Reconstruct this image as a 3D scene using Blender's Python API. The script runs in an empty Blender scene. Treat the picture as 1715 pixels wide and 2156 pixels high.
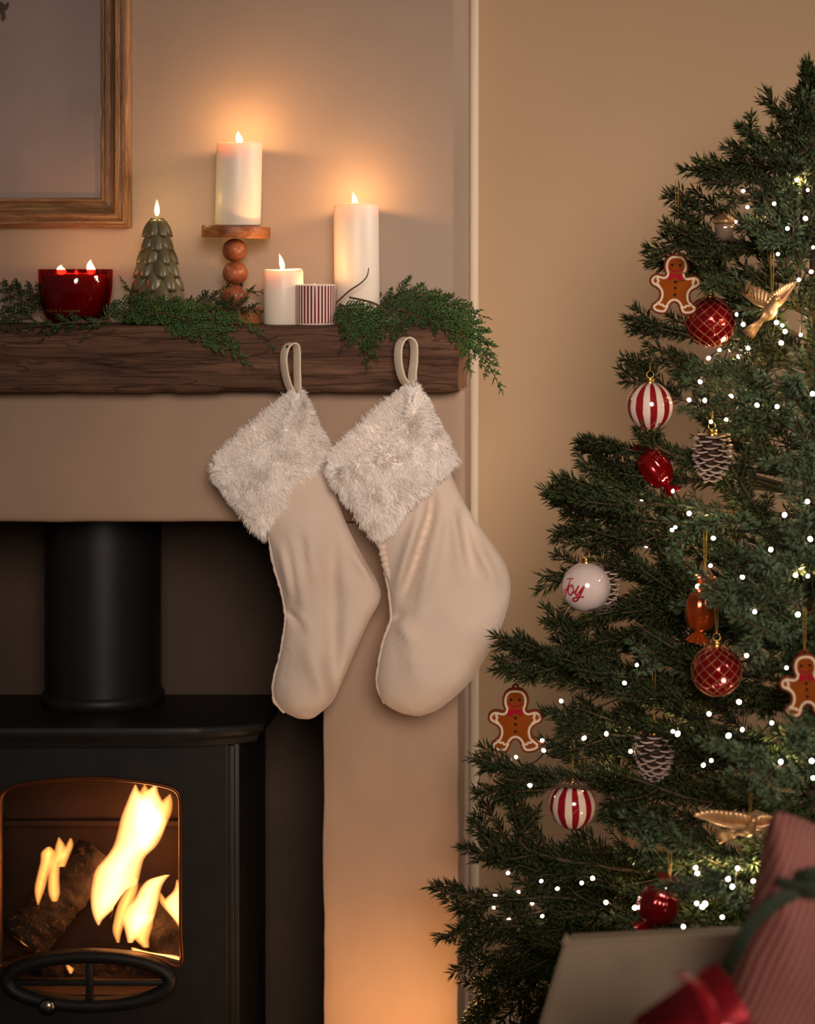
import bpy, bmesh, math, random
import numpy as np
from mathutils import Vector, Matrix

# ------------------------------------------------------------------ camera, world, light
sc = bpy.context.scene
COL = sc.collection
F = 5400.0                      # focal length in pixels of the 1715 x 2156 frame
CX, CY, CZ = 0.4525, -4.5, 1.58  # camera position (metres); the chimney breast is the plane Y = 0
PU, PV = 1400.0, 520.0          # pixel straight ahead of the camera (the picture is an off-centre crop)
cam_d = bpy.data.cameras.new('camera')
cam = bpy.data.objects.new('camera', cam_d); COL.objects.link(cam)
cam.location = (CX, CY, CZ); cam.rotation_euler = (math.pi / 2, 0, 0)
cam_d.sensor_fit = 'HORIZONTAL'; cam_d.sensor_width = 24.0
cam_d.lens = F / 1715.0 * 24.0
cam_d.shift_x = (857.5 - PU) / 1715.0
cam_d.shift_y = (PV - 1078.0) / 1715.0
cam_d.clip_start = 0.05
cam_d.dof.use_dof = True
cam_d.dof.focus_distance = 4.26
cam_d.dof.aperture_fstop = 2.8
sc.camera = cam

vs = sc.view_settings
vs.view_transform = 'Standard'; vs.look = 'None'; vs.gamma = 1.0; vs.use_curve_mapping = False
vs.exposure = 0.0
sc.cycles.use_denoising = True
sc.cycles.max_bounces = 9
sc.cycles.diffuse_bounces = 8
sc.cycles.use_adaptive_sampling = True
sc.cycles.adaptive_threshold = 0.05
sc.cycles.transparent_max_bounces = 10
sc.cycles.sample_clamp_indirect = 4.0

def lin(c):
    c = [x / 255.0 for x in c]
    return tuple((x / 12.92 if x <= 0.04045 else ((x + 0.055) / 1.055) ** 2.4) for x in c)

world = bpy.data.worlds.new('room_ambience'); sc.world = world
world.use_nodes = True
bg = world.node_tree.nodes['Background']
bg.inputs[0].default_value = (0.80, 0.66, 0.52, 1); bg.inputs[1].default_value = 0.07

def area_light(name, loc, target, size, power, col, spread=180):
    l = bpy.data.lights.new(name, 'AREA'); l.shape = 'RECTANGLE'
    l.size, l.size_y = size; l.energy = power; l.color = col; l.spread = math.radians(spread)
    o = bpy.data.objects.new(name, l); COL.objects.link(o); o.location = loc
    o.rotation_euler = (Vector(target) - Vector(loc)).to_track_quat('-Z', 'Y').to_euler()
    return o
# soft evening daylight of a window on the right of the camera
area_light('window_light', (3.2, -0.7, 2.5), (0.1, 0.2, 1.7), (0.9, 0.9), 24.0, (1.0, 0.86, 0.74), 120)
# unseen spot added in place of a large soft window, behind and right of the camera: a soft pool of light on the stockings and the alcove
sp_ = bpy.data.lights.new('key_spot', 'SPOT'); sp_.energy = 1040.0; sp_.color = (1.0, 0.83, 0.70); sp_.shadow_soft_size = 0.9
sp_.spot_size = math.radians(28); sp_.spot_blend = 1.0
lo = bpy.data.objects.new('key_spot', sp_); COL.objects.link(lo); lo.location = (1.05, -5.1, 2.35)
lo.rotation_euler = (Vector((0.27, -0.1, 1.20)) - lo.location).to_track_quat('-Z', 'Y').to_euler()

# ------------------------------------------------------------------ helpers
rng = np.random.default_rng(7)
random.seed(7)
ORG = {}

def P(u, v, Y):
    d = Y - CY
    return np.array([CX + (u - PU) * d / F, Y, CZ - (v - PV) * d / F])
def S(Y):
    return F / (Y - CY)
def proj(p):
    p = np.asarray(p); d = p[..., 1] - CY
    return np.stack([PU + (p[..., 0] - CX) * F / d, PV - (p[..., 2] - CZ) * F / d], -1)

def props(o, label=None, cat=None, group=None, kind=None):
    if label: o['label'] = label
    if cat: o['category'] = cat
    if group: o['group'] = group
    if kind: o['kind'] = kind
    return o
def thing(name, loc, label, cat, group=None):
    o = bpy.data.objects.new(name, None); COL.objects.link(o)
    o.location = tuple(float(x) for x in loc); o.empty_display_size = 0.02
    ORG[o] = np.array([float(x) for x in loc])
    return props(o, label, cat, group)

def mesh_data(name, V, Fc, smooth=True):
    V = np.asarray(V, dtype=np.float64).reshape(-1, 3)
    me = bpy.data.meshes.new(name)
    if isinstance(Fc, np.ndarray):
        n, k = Fc.shape
        me.vertices.add(len(V)); me.vertices.foreach_set('co', V.astype(np.float32).ravel())
        me.loops.add(n * k); me.loops.foreach_set('vertex_index', Fc.astype(np.int32).ravel())
        me.polygons.add(n); me.polygons.foreach_set('loop_start', np.arange(0, n * k, k, dtype=np.int32))
        me.update(calc_edges=True)
    else:
        me.from_pydata([tuple(map(float, p)) for p in V], [], [tuple(int(i) for i in f) for f in Fc])
        me.update()
    if smooth:
        me.polygons.foreach_set('use_smooth', np.ones(len(me.polygons), dtype=bool))
    return me
def sharpen(me, ang=40):
    try:
        me.set_sharp_from_angle(angle=math.radians(ang))
    except Exception:
        pass
def obj(name, VF, mat, parent=None, smooth=True, origin=None, sharp=None):
    """one mesh object; VF in world coordinates"""
    if parent is not None:
        org = ORG[parent]
    else:
        org = np.array([0, 0, 0.]) if origin is None else np.asarray(origin, float)
    me = VF if isinstance(VF, bpy.types.Mesh) else mesh_data(name, np.asarray(VF[0], float).reshape(-1, 3) - org, VF[1], smooth)
    if sharp: sharpen(me, sharp)
    if mat is not None: me.materials.append(mat)
    o = bpy.data.objects.new(name, me); COL.objects.link(o)
    ORG[o] = org
    if parent is not None: o.parent = parent
    else: o.location = tuple(org)
    return o
def inst(name, me, matrix_world, parent):
    """object sharing mesh data, placed by a world matrix under a parent at ORG"""
    o = bpy.data.objects.new(name, me); COL.objects.link(o)
    o.parent = parent
    o.matrix_local = Matrix.Translation(Vector(-ORG[parent])) @ matrix_world
    ORG[o] = ORG[parent]
    return o

def join(parts):
    V, Fc, off = [], [], 0
    for v, f in parts:
        v = np.asarray(v, float).reshape(-1, 3)
        V.append(v); Fc += [tuple(int(i) + off for i in q) for q in f]; off += len(v)
    return np.concatenate(V), Fc

def bm_out(bm):
    bm.verts.index_update()
    V = np.array([v.co[:] for v in bm.verts]); Fc = [tuple(v.index for v in f.verts) for f in bm.faces]
    bm.free(); return V, Fc
def box(x0, x1, y0, y1, z0, z1, bevel=0.0, seg=2, cuts=0):
    bm = bmesh.new(); bmesh.ops.create_cube(bm, size=1.0)
    for v in bm.verts:
        v.co = ((x0 + x1) / 2 + v.co.x * (x1 - x0), (y0 + y1) / 2 + v.co.y * (y1 - y0), (z0 + z1) / 2 + v.co.z * (z1 - z0))
    if cuts: bmesh.ops.subdivide_edges(bm, edges=bm.edges[:], cuts=cuts, use_grid_fill=True)
    if bevel:
        es = [e for e in bm.edges if len(e.link_faces) == 2 and e.calc_face_angle(0) > 0.5]
        bmesh.ops.bevel(bm, geom=es, offset=bevel, segments=seg, affect='EDGES', profile=0.5)
    return bm_out(bm)
def lathe(prof, n, c, axis=None):
    """prof: list of (r, z); closed at ends when r == 0"""
    V, Fc, rings = [], [], []
    for r, z in prof:
        if r < 1e-7:
            V.append((0, 0, z)); rings.append([len(V) - 1])
        else:
            b = len(V)
            for k in range(n):
                a = 2 * math.pi * k / n
                V.append((r * math.cos(a), r * math.sin(a), z))
            rings.append(list(range(b, b + n)))
    for A, B in zip(rings[:-1], rings[1:]):
        if len(A) == 1 and len(B) == 1: continue
        if len(A) == 1:
            for k in range(n): Fc.append((A[0], B[(k + 1) % n], B[k]))
        elif len(B) == 1:
            for k in range(n): Fc.append((A[k], A[(k + 1) % n], B[0]))
        else:
            for k in range(n): Fc.append((A[k], A[(k + 1) % n], B[(k + 1) % n], B[k]))
    V = np.array(V, float)
    if axis is not None:
        q = Vector((0, 0, 1)).rotation_difference(Vector(axis)).to_matrix()
        V = V @ np.array(q).T
    return V + np.asarray(c, float), Fc
def ball(c, r, n=32, m=16, sz=1.0):
    return lathe([(r * math.sin(math.pi * i / m) if 0 < i < m else 0, -r * sz * math.cos(math.pi * i / m)) for i in range(m + 1)], n, c)
def frames(pts):
    pts = np.asarray(pts, float); t = np.gradient(pts, axis=0)
    t /= np.linalg.norm(t, axis=1, keepdims=True) + 1e-12
    ref = np.array([0, 0, 1.0]) if abs(t[0][2]) < 0.9 else np.array([1.0, 0, 0])
    N = []
    n = ref - t[0] * np.dot(ref, t[0]); n /= np.linalg.norm(n)
    for k in range(len(pts)):
        n = n - t[k] * np.dot(n, t[k]); n /= np.linalg.norm(n) + 1e-12; N.append(n)
    N = np.array(N); return t, N, np.cross(t, N)
def tube(pts, r, n=6, caps=True, closed=False, flat=1.0):
    pts = np.asarray(pts, float); m = len(pts)
    t, N, B = frames(pts); r = np.broadcast_to(np.asarray(r, float), (m,))
    a = np.arange(n) * 2 * math.pi / n
    V = pts[:, None, :] + r[:, None, None] * (np.cos(a)[None, :, None] * N[:, None, :] + flat * np.sin(a)[None, :, None] * B[:, None, :])
    V = V.reshape(-1, 3); Fc = []
    for i in range(m - 1 if not closed else m):
        j = (i + 1) % m
        for k in range(n):
            Fc.append((i * n + k, i * n + (k + 1) % n, j * n + (k + 1) % n, j * n + k))
    if caps and not closed:
        Fc.append(tuple(range(n))[::-1]); Fc.append(tuple((m - 1) * n + k for k in range(n)))
    return V, Fc
def catmull(pts, n, closed=False):
    pts = np.asarray(pts, float)
    if closed: q = np.concatenate([pts[-1:], pts, pts[:2]])
    else: q = np.concatenate([2 * pts[:1] - pts[1:2], pts, 2 * pts[-1:] - pts[-2:-1]])
    segs = len(q) - 3; out = []
    tt = np.linspace(0, segs, n, endpoint=not closed)
    for t in tt:
        i = min(int(t), segs - 1); f = t - i
        p0, p1, p2, p3 = q[i], q[i + 1], q[i + 2], q[i + 3]
        out.append(0.5 * ((2 * p1) + (-p0 + p2) * f + (2 * p0 - 5 * p1 + 4 * p2 - p3) * f * f + (-p0 + 3 * p1 - 3 * p2 + p3) * f ** 3))
    return np.array(out)
def vnoise(p, seed=0):
    p = np.asarray(p, float); i = np.floor(p).astype(np.int64); f = p - i; f = f * f * (3 - 2 * f)
    def h(a):
        x = (a[..., 0] * 73856093) ^ (a[..., 1] * 19349663) ^ (a[..., 2] * 83492791) ^ (seed * 2654435761)
        x = (x ^ (x >> 13)) * 1274126177 & 0x7fffffff
        return ((x ^ (x >> 16)) & 0xffff) / 32767.5 - 1.0
    r = 0
    for dx in (0, 1):
        for dy in (0, 1):
            for dz in (0, 1):
                w = (f[..., 0] if dx else 1 - f[..., 0]) * (f[..., 1] if dy else 1 - f[..., 1]) * (f[..., 2] if dz else 1 - f[..., 2])
                r = r + w * h(i + np.array([dx, dy, dz]))
    return r
def rowshape(Lp, Rp, Yc, dep, rows=50, n=40, folds=(), power=1.0, close=(True, True)):
    """solid between a left and a right contour (pixel pairs), elliptic across; every row has its own depth"""
    m = np.column_stack([Lp, Rp, np.asarray(Yc), np.asarray(dep)]).astype(float)
    m = catmull(m, rows); V = []
    a = np.arange(n) * 2 * math.pi / n
    for q in m:
        l, r, y, d = q[0:2], q[2:4], q[4], max(q[5], 1e-4)
        c, s = np.cos(a), np.sin(a)
        c = np.sign(c) * np.abs(c) ** power; s = np.sign(s) * np.abs(s) ** power
        mid = (l + r) / 2; h = (r - l) / 2
        uv = mid[None] + c[:, None] * h[None]
        yy = y - s * d
        for A, B, w, amp in folds:
            A = np.array(A, float); B = np.array(B, float); ab = B - A
            t = np.clip(((uv - A) @ ab) / (ab @ ab), 0, 1)
            dist = np.linalg.norm(uv - (A + t[:, None] * ab), axis=1)
            yy = yy - 2.1 * amp * np.exp(-(dist / w) ** 2) * np.sin(np.pi * np.clip(t * 0.9 + 0.05, 0, 1)) * np.clip(s * 2, 0, 1)
        V.append(np.array([P(uu, vv, y0) for (uu, vv), y0 in zip(uv, yy)]))
    V = np.array(V).reshape(-1, 3); Fc = []
    for i in range(rows - 1):
        for k in range(n):
            Fc.append((i * n + k, (i + 1) * n + k, (i + 1) * n + (k + 1) % n, i * n + (k + 1) % n))
    if close[0]: Fc.append(tuple(range(n)))
    if close[1]: Fc.append(tuple((rows - 1) * n + k for k in range(n))[::-1])
    return V, Fc
def spindles(base, d, L, W, n3=False):
    """needles: n3 -> 3-sided cones (3 faces), else 3-sided spindles (6 faces)"""
    n = len(base); d = d / (np.linalg.norm(d, axis=1, keepdims=True) + 1e-12)
    r = rng.normal(size=(n, 3)); a = np.cross(d, r); a /= np.linalg.norm(a, axis=1, keepdims=True) + 1e-12
    b = np.cross(d, a)
    L = np.broadcast_to(L, (n,))[:, None]; W = np.broadcast_to(W, (n,))[:, None] / 2
    ring = [math.cos(x) * a + math.sin(x) * b for x in (0, 2.094, 4.189)]
    tip = base + d * L
    if n3:
        V = np.stack([base + W * q for q in ring] + [tip], 1); k = 4
        T = np.array([[0, 1, 3], [1, 2, 3], [2, 0, 3]])
    else:
        V = np.stack([base] + [base + d * L * 0.52 + W * q for q in ring] + [tip], 1); k = 5
        T = np.array([[0, 2, 1], [0, 3, 2], [0, 1, 3], [1, 2, 4], [2, 3, 4], [3, 1, 4]])
    Fc = (np.arange(n)[:, None, None] * k + T[None]).reshape(-1, 3)
    return V.reshape(-1, 3), Fc
def outward(VF):
    V, Fc = np.asarray(VF[0], float).reshape(-1, 3), VF[1]; c = V.mean(0); vol = 0
    for f in Fc:
        for k in range(1, len(f) - 1): vol += np.dot(V[f[0]] - c, np.cross(V[f[k]] - c, V[f[k + 1]] - c))
    return (V, Fc) if vol > 0 else (V, [tuple(f)[::-1] for f in Fc])
def plate(outer, holes, thick, bevel, Y0, seg=2):
    """solid plate in the XZ plane: outline polygons (world x, z), centre at Y0"""
    cu = bpy.data.curves.new('tmp', 'CURVE'); cu.dimensions = '2D'; cu.fill_mode = 'BOTH'
    cu.extrude = max(thick / 2 - bevel, 0); cu.bevel_depth = bevel; cu.bevel_resolution = seg
    for poly in [outer] + list(holes):
        s = cu.splines.new('POLY'); s.points.add(len(poly) - 1); s.use_cyclic_u = True
        for p, q in zip(s.points, poly): p.co = (q[0], q[1], 0, 1)
    o = bpy.data.objects.new('tmp', cu); COL.objects.link(o)
    dg = bpy.context.evaluated_depsgraph_get(); dg.update()
    me = bpy.data.meshes.new_from_object(o.evaluated_get(dg))
    V = np.array([v.co[:] for v in me.vertices]); Fc = [tuple(p.vertices) for p in me.polygons]
    bpy.data.objects.remove(o); bpy.data.curves.remove(cu); bpy.data.meshes.remove(me)
    V = np.column_stack([V[:, 0], Y0 - V[:, 2], V[:, 1]])
    return V, Fc
def text_mesh(body, size, thick, align='CENTER'):
    cu = bpy.data.curves.new('tmp', 'FONT'); cu.body = body; cu.size = size; cu.extrude = thick; cu.align_x = align
    cu.space_character = 1.18
    o = bpy.data.objects.new('tmp', cu); COL.objects.link(o)
    dg = bpy.context.evaluated_depsgraph_get(); dg.update()
    me = bpy.data.meshes.new_from_object(o.evaluated_get(dg))
    V = np.array([v.co[:] for v in me.vertices]); Fc = [tuple(p.vertices) for p in me.polygons]
    bpy.data.objects.remove(o); bpy.data.curves.remove(cu); bpy.data.meshes.remove(me)
    return V, Fc

# ------------------------------------------------------------------ materials
def newmat(name):
    m = bpy.data.materials.new(name); m.use_nodes = True
    nt = m.node_tree; nt.nodes.clear()
    out = nt.nodes.new('ShaderNodeOutputMaterial'); return m, nt, out
def nd(nt, t, **kw):
    n = nt.nodes.new(t)
    for k, v in kw.items(): setattr(n, k, v)
    return n
def principled(nt, out, rough=0.5, metal=0.0, spec=0.5, coat=0, sss=0, sssr=(0.02, 0.008, 0.004), sheen=0, trans=0, ior=1.45):
    b = nd(nt, 'ShaderNodeBsdfPrincipled')
    b.inputs['Roughness'].default_value = rough; b.inputs['Metallic'].default_value = metal
    b.inputs['Specular IOR Level'].default_value = spec; b.inputs['Coat Weight'].default_value = coat
    b.inputs['Subsurface Weight'].default_value = sss; b.inputs['Subsurface Radius'].default_value = sssr
    b.inputs['Subsurface Scale'].default_value = 1.0
    b.inputs['Sheen Weight'].default_value = sheen; b.inputs['Transmission Weight'].default_value = trans
    b.inputs['IOR'].default_value = ior
    nt.links.new(b.outputs[0], out.inputs['Surface']); return b
def coords(nt, stretch=(1, 1, 1), loc=(0, 0, 0)):
    tc = nd(nt, 'ShaderNodeTexCoord'); mp = nd(nt, 'ShaderNodeMapping')
    mp.inputs['Scale'].default_value = stretch; mp.inputs['Location'].default_value = loc
    nt.links.new(tc.outputs['Object'], mp.inputs[0]); return mp.outputs[0]
def noise(nt, co, scale, detail=4, rough=0.55, dist=0):
    n = nd(nt, 'ShaderNodeTexNoise'); n.inputs['Scale'].default_value = scale
    n.inputs['Detail'].default_value = detail; n.inputs['Roughness'].default_value = rough
    n.inputs['Distortion'].default_value = dist
    nt.links.new(co, n.inputs['Vector']); return n.outputs[0]
def ramp(nt, fac, stops):
    r = nd(nt, 'ShaderNodeValToRGB'); e = r.color_ramp.elements
    while len(e) < len(stops): e.new(0.5)
    for k, (p, c) in enumerate(stops):
        e[k].position = p; e[k].color = (*c, 1) if len(c) == 3 else c
    nt.links.new(fac, r.inputs[0]); return r.outputs[0]
def bumpn(nt, h, strength, dist, b, prev=None):
    n = nd(nt, 'ShaderNodeBump'); n.inputs['Strength'].default_value = strength; n.inputs['Distance'].default_value = dist
    nt.links.new(h, n.inputs['Height'])
    if prev is not None: nt.links.new(prev, n.inputs['Normal'])
    nt.links.new(n.outputs[0], b.inputs['Normal']); return n.outputs[0]
def mat(name, c1, c2=None, rough=0.5, scale=20, stretch=(1, 1, 1), bump=0, bdist=0.002, bscale=None, lo=0.35, hi=0.65, detail=4, **kw):
    """principled with a two-tone noise and a bump"""
    m, nt, out = newmat(name); b = principled(nt, out, rough, **kw)
    if c2 is None: b.inputs['Base Color'].default_value = (*lin(c1), 1)
    if c2 is not None or bump:
        co = coords(nt, stretch)
        if c2 is not None:
            nt.links.new(ramp(nt, noise(nt, co, scale, detail), [(lo, lin(c1)), (hi, lin(c2))]), b.inputs['Base Color'])
        if bump: bumpn(nt, noise(nt, co, bscale or scale, 5), bump, bdist, b)
    return m
def emis(name, col, strength):
    m, nt, out = newmat(name); e = nd(nt, 'ShaderNodeEmission')
    e.inputs[0].default_value = (*col, 1); e.inputs[1].default_value = strength
    nt.links.new(e.outputs[0], out.inputs['Surface']); return m
def flame_mat(name, col, strength):
    m, nt, out = newmat(name); e = nd(nt, 'ShaderNodeEmission')
    e.inputs[0].default_value = (*col, 1); e.inputs[1].default_value = strength
    nt.links.new(e.outputs[0], out.inputs['Volume']); return m
def clear_glass(name, tint, gloss=0.06, rough=0.02):
    m, nt, out = newmat(name)
    t = nd(nt, 'ShaderNodeBsdfTransparent'); t.inputs[0].default_value = (*tint, 1)
    g = nd(nt, 'ShaderNodeBsdfGlossy'); g.inputs['Roughness'].default_value = rough
    x = nd(nt, 'ShaderNodeMixShader'); x.inputs[0].default_value = gloss
    nt.links.new(t.outputs[0], x.inputs[1]); nt.links.new(g.outputs[0], x.inputs[2]); nt.links.new(x.outputs[0], out.inputs['Surface'])
    return m

M = {}
M['breast'] = mat('breast_paint', (167, 145, 129), (173, 151, 135), 0.75, 3, bump=0.35, bdist=0.0015, bscale=140)
M['alcove'] = mat('alcove_paint', (176, 147, 115), (181, 151, 119), 0.8, 2, bump=0.12, bdist=0.001, bscale=120)
M['trim'] = mat('trim_paint', (208, 188, 163), (214, 194, 169), 0.45, 5, bump=0.1, bscale=40)
M['surround'] = mat('surround_paint', (171, 142, 120), (154, 128, 109), 0.7, 6, (1, 1, 0.6), bump=0.35, bdist=0.003, bscale=26, lo=0.3, hi=0.75, detail=7)
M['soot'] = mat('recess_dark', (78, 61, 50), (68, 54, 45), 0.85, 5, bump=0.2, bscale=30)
M['cast'] = mat('stove_cast_iron', (30, 28, 27), (24, 23, 23), 0.5, 30, bump=0.15, bdist=0.001, bscale=160, spec=0.35)
M['pipe'] = mat('stove_pipe_steel', (26, 25, 26), None, 0.42, spec=0.4)
M['firebox'] = mat('firebox_plate', (58, 32, 18), (38, 21, 13), 0.75, 12, bump=0.4, bscale=40)
M['hearth'] = mat('hearth_slate', (52, 46, 42), (40, 36, 33), 0.7, 8, bump=0.2)
M['floor'] = mat('floor_oak', (128, 94, 62), (104, 74, 48), 0.5, 6, (1, 10, 1), bump=0.1)
M['wax'] = mat('ivory_wax', (246, 230, 214), None, 0.42, sss=0.5, sssr=(0.016, 0.010, 0.006))
M['wick'] = mat('burnt_wick', (24, 18, 14), None, 0.9)
M['greenwax'] = mat('olive_wax', (104, 96, 70), (92, 86, 64), 0.33, 25, sss=0.25, sssr=(0.006, 0.005, 0.002))
M['flame'] = flame_mat('candle_flame_gas', (1.0, 0.62, 0.26), 900)
M['fire'] = flame_mat('fire_gas', (1.0, 0.37, 0.11), 160)
M['fire_thin'] = flame_mat('fire_gas_thin', (1.0, 0.36, 0.08), 110)
M['gold'] = mat('gold_cap', (214, 170, 96), None, 0.25, metal=1.0)
M['thread'] = mat('gold_thread', (176, 138, 58), None, 0.45, metal=0.5)
M['brass'] = mat('rose_gold', (226, 180, 130), (208, 160, 112), 0.38, 60, metal=0.75, bump=0.2, bdist=0.001, bscale=90)
M['plastic'] = mat('dark_green_cable', (16, 24, 18), None, 0.4)
M['bulb'] = emis('bulb_glow', (1.0, 0.84, 0.66), 26)
M['bark'] = mat('bark', (88, 62, 42), (58, 40, 28), 0.85, 40, bump=0.5, bscale=90)
M['twig'] = mat('needle_twig', (62, 56, 34), (78, 58, 38), 0.8, 30)
M['canvas_edge'] = mat('canvas_edge', (150, 132, 122), None, 0.8)
M['nail'] = mat('iron_nail', (60, 54, 50), None, 0.4, metal=0.9)
M['paperwhite'] = mat('icing_white', (222, 196, 168), None, 0.7, spec=0.2)
def wood(name, dark, mid, light, stretch, rough=0.6, bump=0.5, bdist=0.004, crack=0.5, fine=1.0):
    m, nt, out = newmat(name); b = principled(nt, out, rough, spec=0.3)
    co = coords(nt, stretch)
    n1 = noise(nt, co, 6 * fine, 8, 0.62, 0.25); n2 = noise(nt, co, 26 * fine, 6, 0.6, 0.2)
    mx = nd(nt, 'ShaderNodeMath', operation='MULTIPLY_ADD'); mx.inputs[1].default_value = 0.6
    nt.links.new(n1, mx.inputs[0])
    hf = nd(nt, 'ShaderNodeMath', operation='MULTIPLY'); hf.inputs[1].default_value = 0.4
    nt.links.new(n2, hf.inputs[0]); nt.links.new(hf.outputs[0], mx.inputs[2])
    colr = ramp(nt, mx.outputs[0], [(0.34, lin(dark)), (0.5, lin(mid)), (0.66, lin(light))])
    n3 = noise(nt, co, 7 * fine, 3, 0.5, 0.5)
    cr = ramp(nt, n3, [(0.0, (1, 1, 1)), (0.462, (1, 1, 1)), (0.48, (1 - crack,) * 3), (0.5, (1, 1, 1))])
    mul = nd(nt, 'ShaderNodeMixRGB', blend_type='MULTIPLY'); mul.inputs[0].default_value = 1
    nt.links.new(colr, mul.inputs[1]); nt.links.new(cr, mul.inputs[2]); nt.links.new(mul.outputs[0], b.inputs['Base Color'])
    hb = nd(nt, 'ShaderNodeMath', operation='MULTIPLY'); nt.links.new(mx.outputs[0], hb.inputs[0]); nt.links.new(cr, hb.inputs[1])
    bumpn(nt, hb.outputs[0], bump, bdist, b)
    return m
M['beam'] = wood('rustic_beam_wood', (56, 36, 25), (92, 63, 47), (122, 88, 66), (0.55, 7, 7), 0.7, 0.7, 0.006, 0.5)
M['beam_end'] = wood('beam_end_grain', (104, 68, 44), (150, 106, 74), (176, 132, 96), (8, 8, 1.2), 0.7, 0.6, 0.004, 0.5)
M['frame_h'] = wood('frame_wood_across', (92, 62, 38), (146, 106, 74), (190, 150, 112), (1.5, 22, 22), 0.45, 0.5, 0.002, 0.4)
M['frame_v'] = wood('frame_wood_upright', (92, 62, 38), (146, 106, 74), (190, 150, 112), (22, 22, 1.5), 0.45, 0.5, 0.002, 0.4)
M['bead'] = wood('turned_wood', (92, 52, 34), (134, 78, 52), (160, 102, 72), (10, 10, 4), 0.34, 0.15, 0.001, 0.25)
M['slice'] = wood('wood_slice', (92, 50, 28), (136, 82, 48), (170, 112, 70), (8, 8, 14), 0.42, 0.3, 0.001, 0.35)

# ------------------------------------------------------------------ the setting
BX = 0.080         # right corner of the chimney breast
OPX0, OPX1 = -0.985, -0.1289
LZ = P(0, 1100, -0.14)[2]     # underside of the lintel
def struct(name, VF, m, label=None, cat=None, smooth=False, sharp=None):
    o = obj(name, VF, m, smooth=smooth, sharp=sharp); o['kind'] = 'structure'
    if label: o['label'] = label
    return o
struct('floor', box(-3.2, 3.4, -5.5, 0.45, -0.04, 0.0), M['floor'])
struct('wall_chimney', join([box(-1.75, BX, 0.0, 0.40, LZ, 2.9), box(OPX1, BX, 0.0, 0.40, 0, LZ), box(-1.75, OPX0, 0.0, 0.40, 0, LZ)]), M['breast'])
struct('wall_alcove', box(-3.2, 3.4, 0.40, 0.46, 0, 2.9), M['alcove'])
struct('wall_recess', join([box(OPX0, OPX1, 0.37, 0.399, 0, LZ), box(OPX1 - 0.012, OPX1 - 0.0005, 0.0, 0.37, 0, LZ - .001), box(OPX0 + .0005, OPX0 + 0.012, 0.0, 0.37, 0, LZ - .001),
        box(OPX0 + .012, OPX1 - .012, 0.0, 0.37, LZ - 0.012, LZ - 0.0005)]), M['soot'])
# vertical batten in the corner of the alcove and the skirting board
struct('trim_1', box(BX + 0.0005, BX + 0.017, 0.372, 0.3995, 0.0, 2.9, 0.005, 3), M['trim'], smooth=True, sharp=50)
struct('baseboard_alcove', join([box(BX + 0.018, 3.3, 0.380, 0.3995, 0, 0.088, 0.002), box(BX + 0.018, 3.3, 0.386, 0.3995, 0.088, 0.110, 0.004, 3)]), M['trim'], smooth=True, sharp=40)
struct('hearth_slab', box(-1.25, 0.16, -0.55, 0.37, 0.0, 0.035, 0.004), M['hearth'])

# ------------------------------------------------------------------ fireplace surround
def rough_block(x0, x1, y0, y1, z0, z1, bev, amp, seed, nx=24, nz=40):
    V, Fc = box(x0, x1, y0, y1, z0, z1, 0, 1, 0)
    bm = bmesh.new(); vs_ = [bm.verts.new(v) for v in V]
    for f in Fc: bm.faces.new([vs_[i] for i in f])
    bmesh.ops.bevel(bm, geom=bm.edges[:], offset=bev, segments=3, affect='EDGES', profile=0.5)
    for ax, n, a0, a1 in ((0, nx, x0, x1), (2, nz, z0, z1)):
        for k in range(1, n):
            co = [0, 0, 0]; co[ax] = a0 + (a1 - a0) * k / n; no = [0, 0, 0]; no[ax] = 1
            bmesh.ops.bisect_plane(bm, geom=bm.verts[:] + bm.edges[:] + bm.faces[:], plane_co=co, plane_no=no)
    V, Fc = bm_out(bm)
    d = np.stack([vnoise(V * 14 + 9 * k, seed + k) * 0.6 + vnoise(V * 45 + 5 * k, seed + 7 + k) * 0.4 for k in range(3)], -1)
    return V + d * amp, Fc
beam_front = -0.20
beam_x1 = P(964, 0, beam_front)[0]
top_z = P(0, 686, beam_front)[2]; bot_z = P(0, 828, beam_front)[2]
sx1 = P(965, 0, -0.14)[0]
su = thing('fireplace_surround', (-0.55, -0.07, 0.035), 'cream painted plaster fireplace surround with flat lintel and square jambs', 'fireplace surround')
obj('lintel', rough_block(-1.25, sx1 + 0.011, -0.14, -0.001, LZ, bot_z + 0.003, 0.009, 0.0016, 3, 60, 12), M['surround'], su, sharp=60)
obj('jamb', rough_block(OPX1, sx1, -0.139, -0.001, 0.036, LZ - 0.0005, 0.0035, 0.0022, 11, 12, 50), M['surround'], su, sharp=60)
obj('jamb', rough_block(-1.24, OPX0, -0.139, -0.001, 0.036, LZ - 0.0005, 0.006, 0.0022, 17, 12, 50), M['surround'], su, sharp=60)

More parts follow.
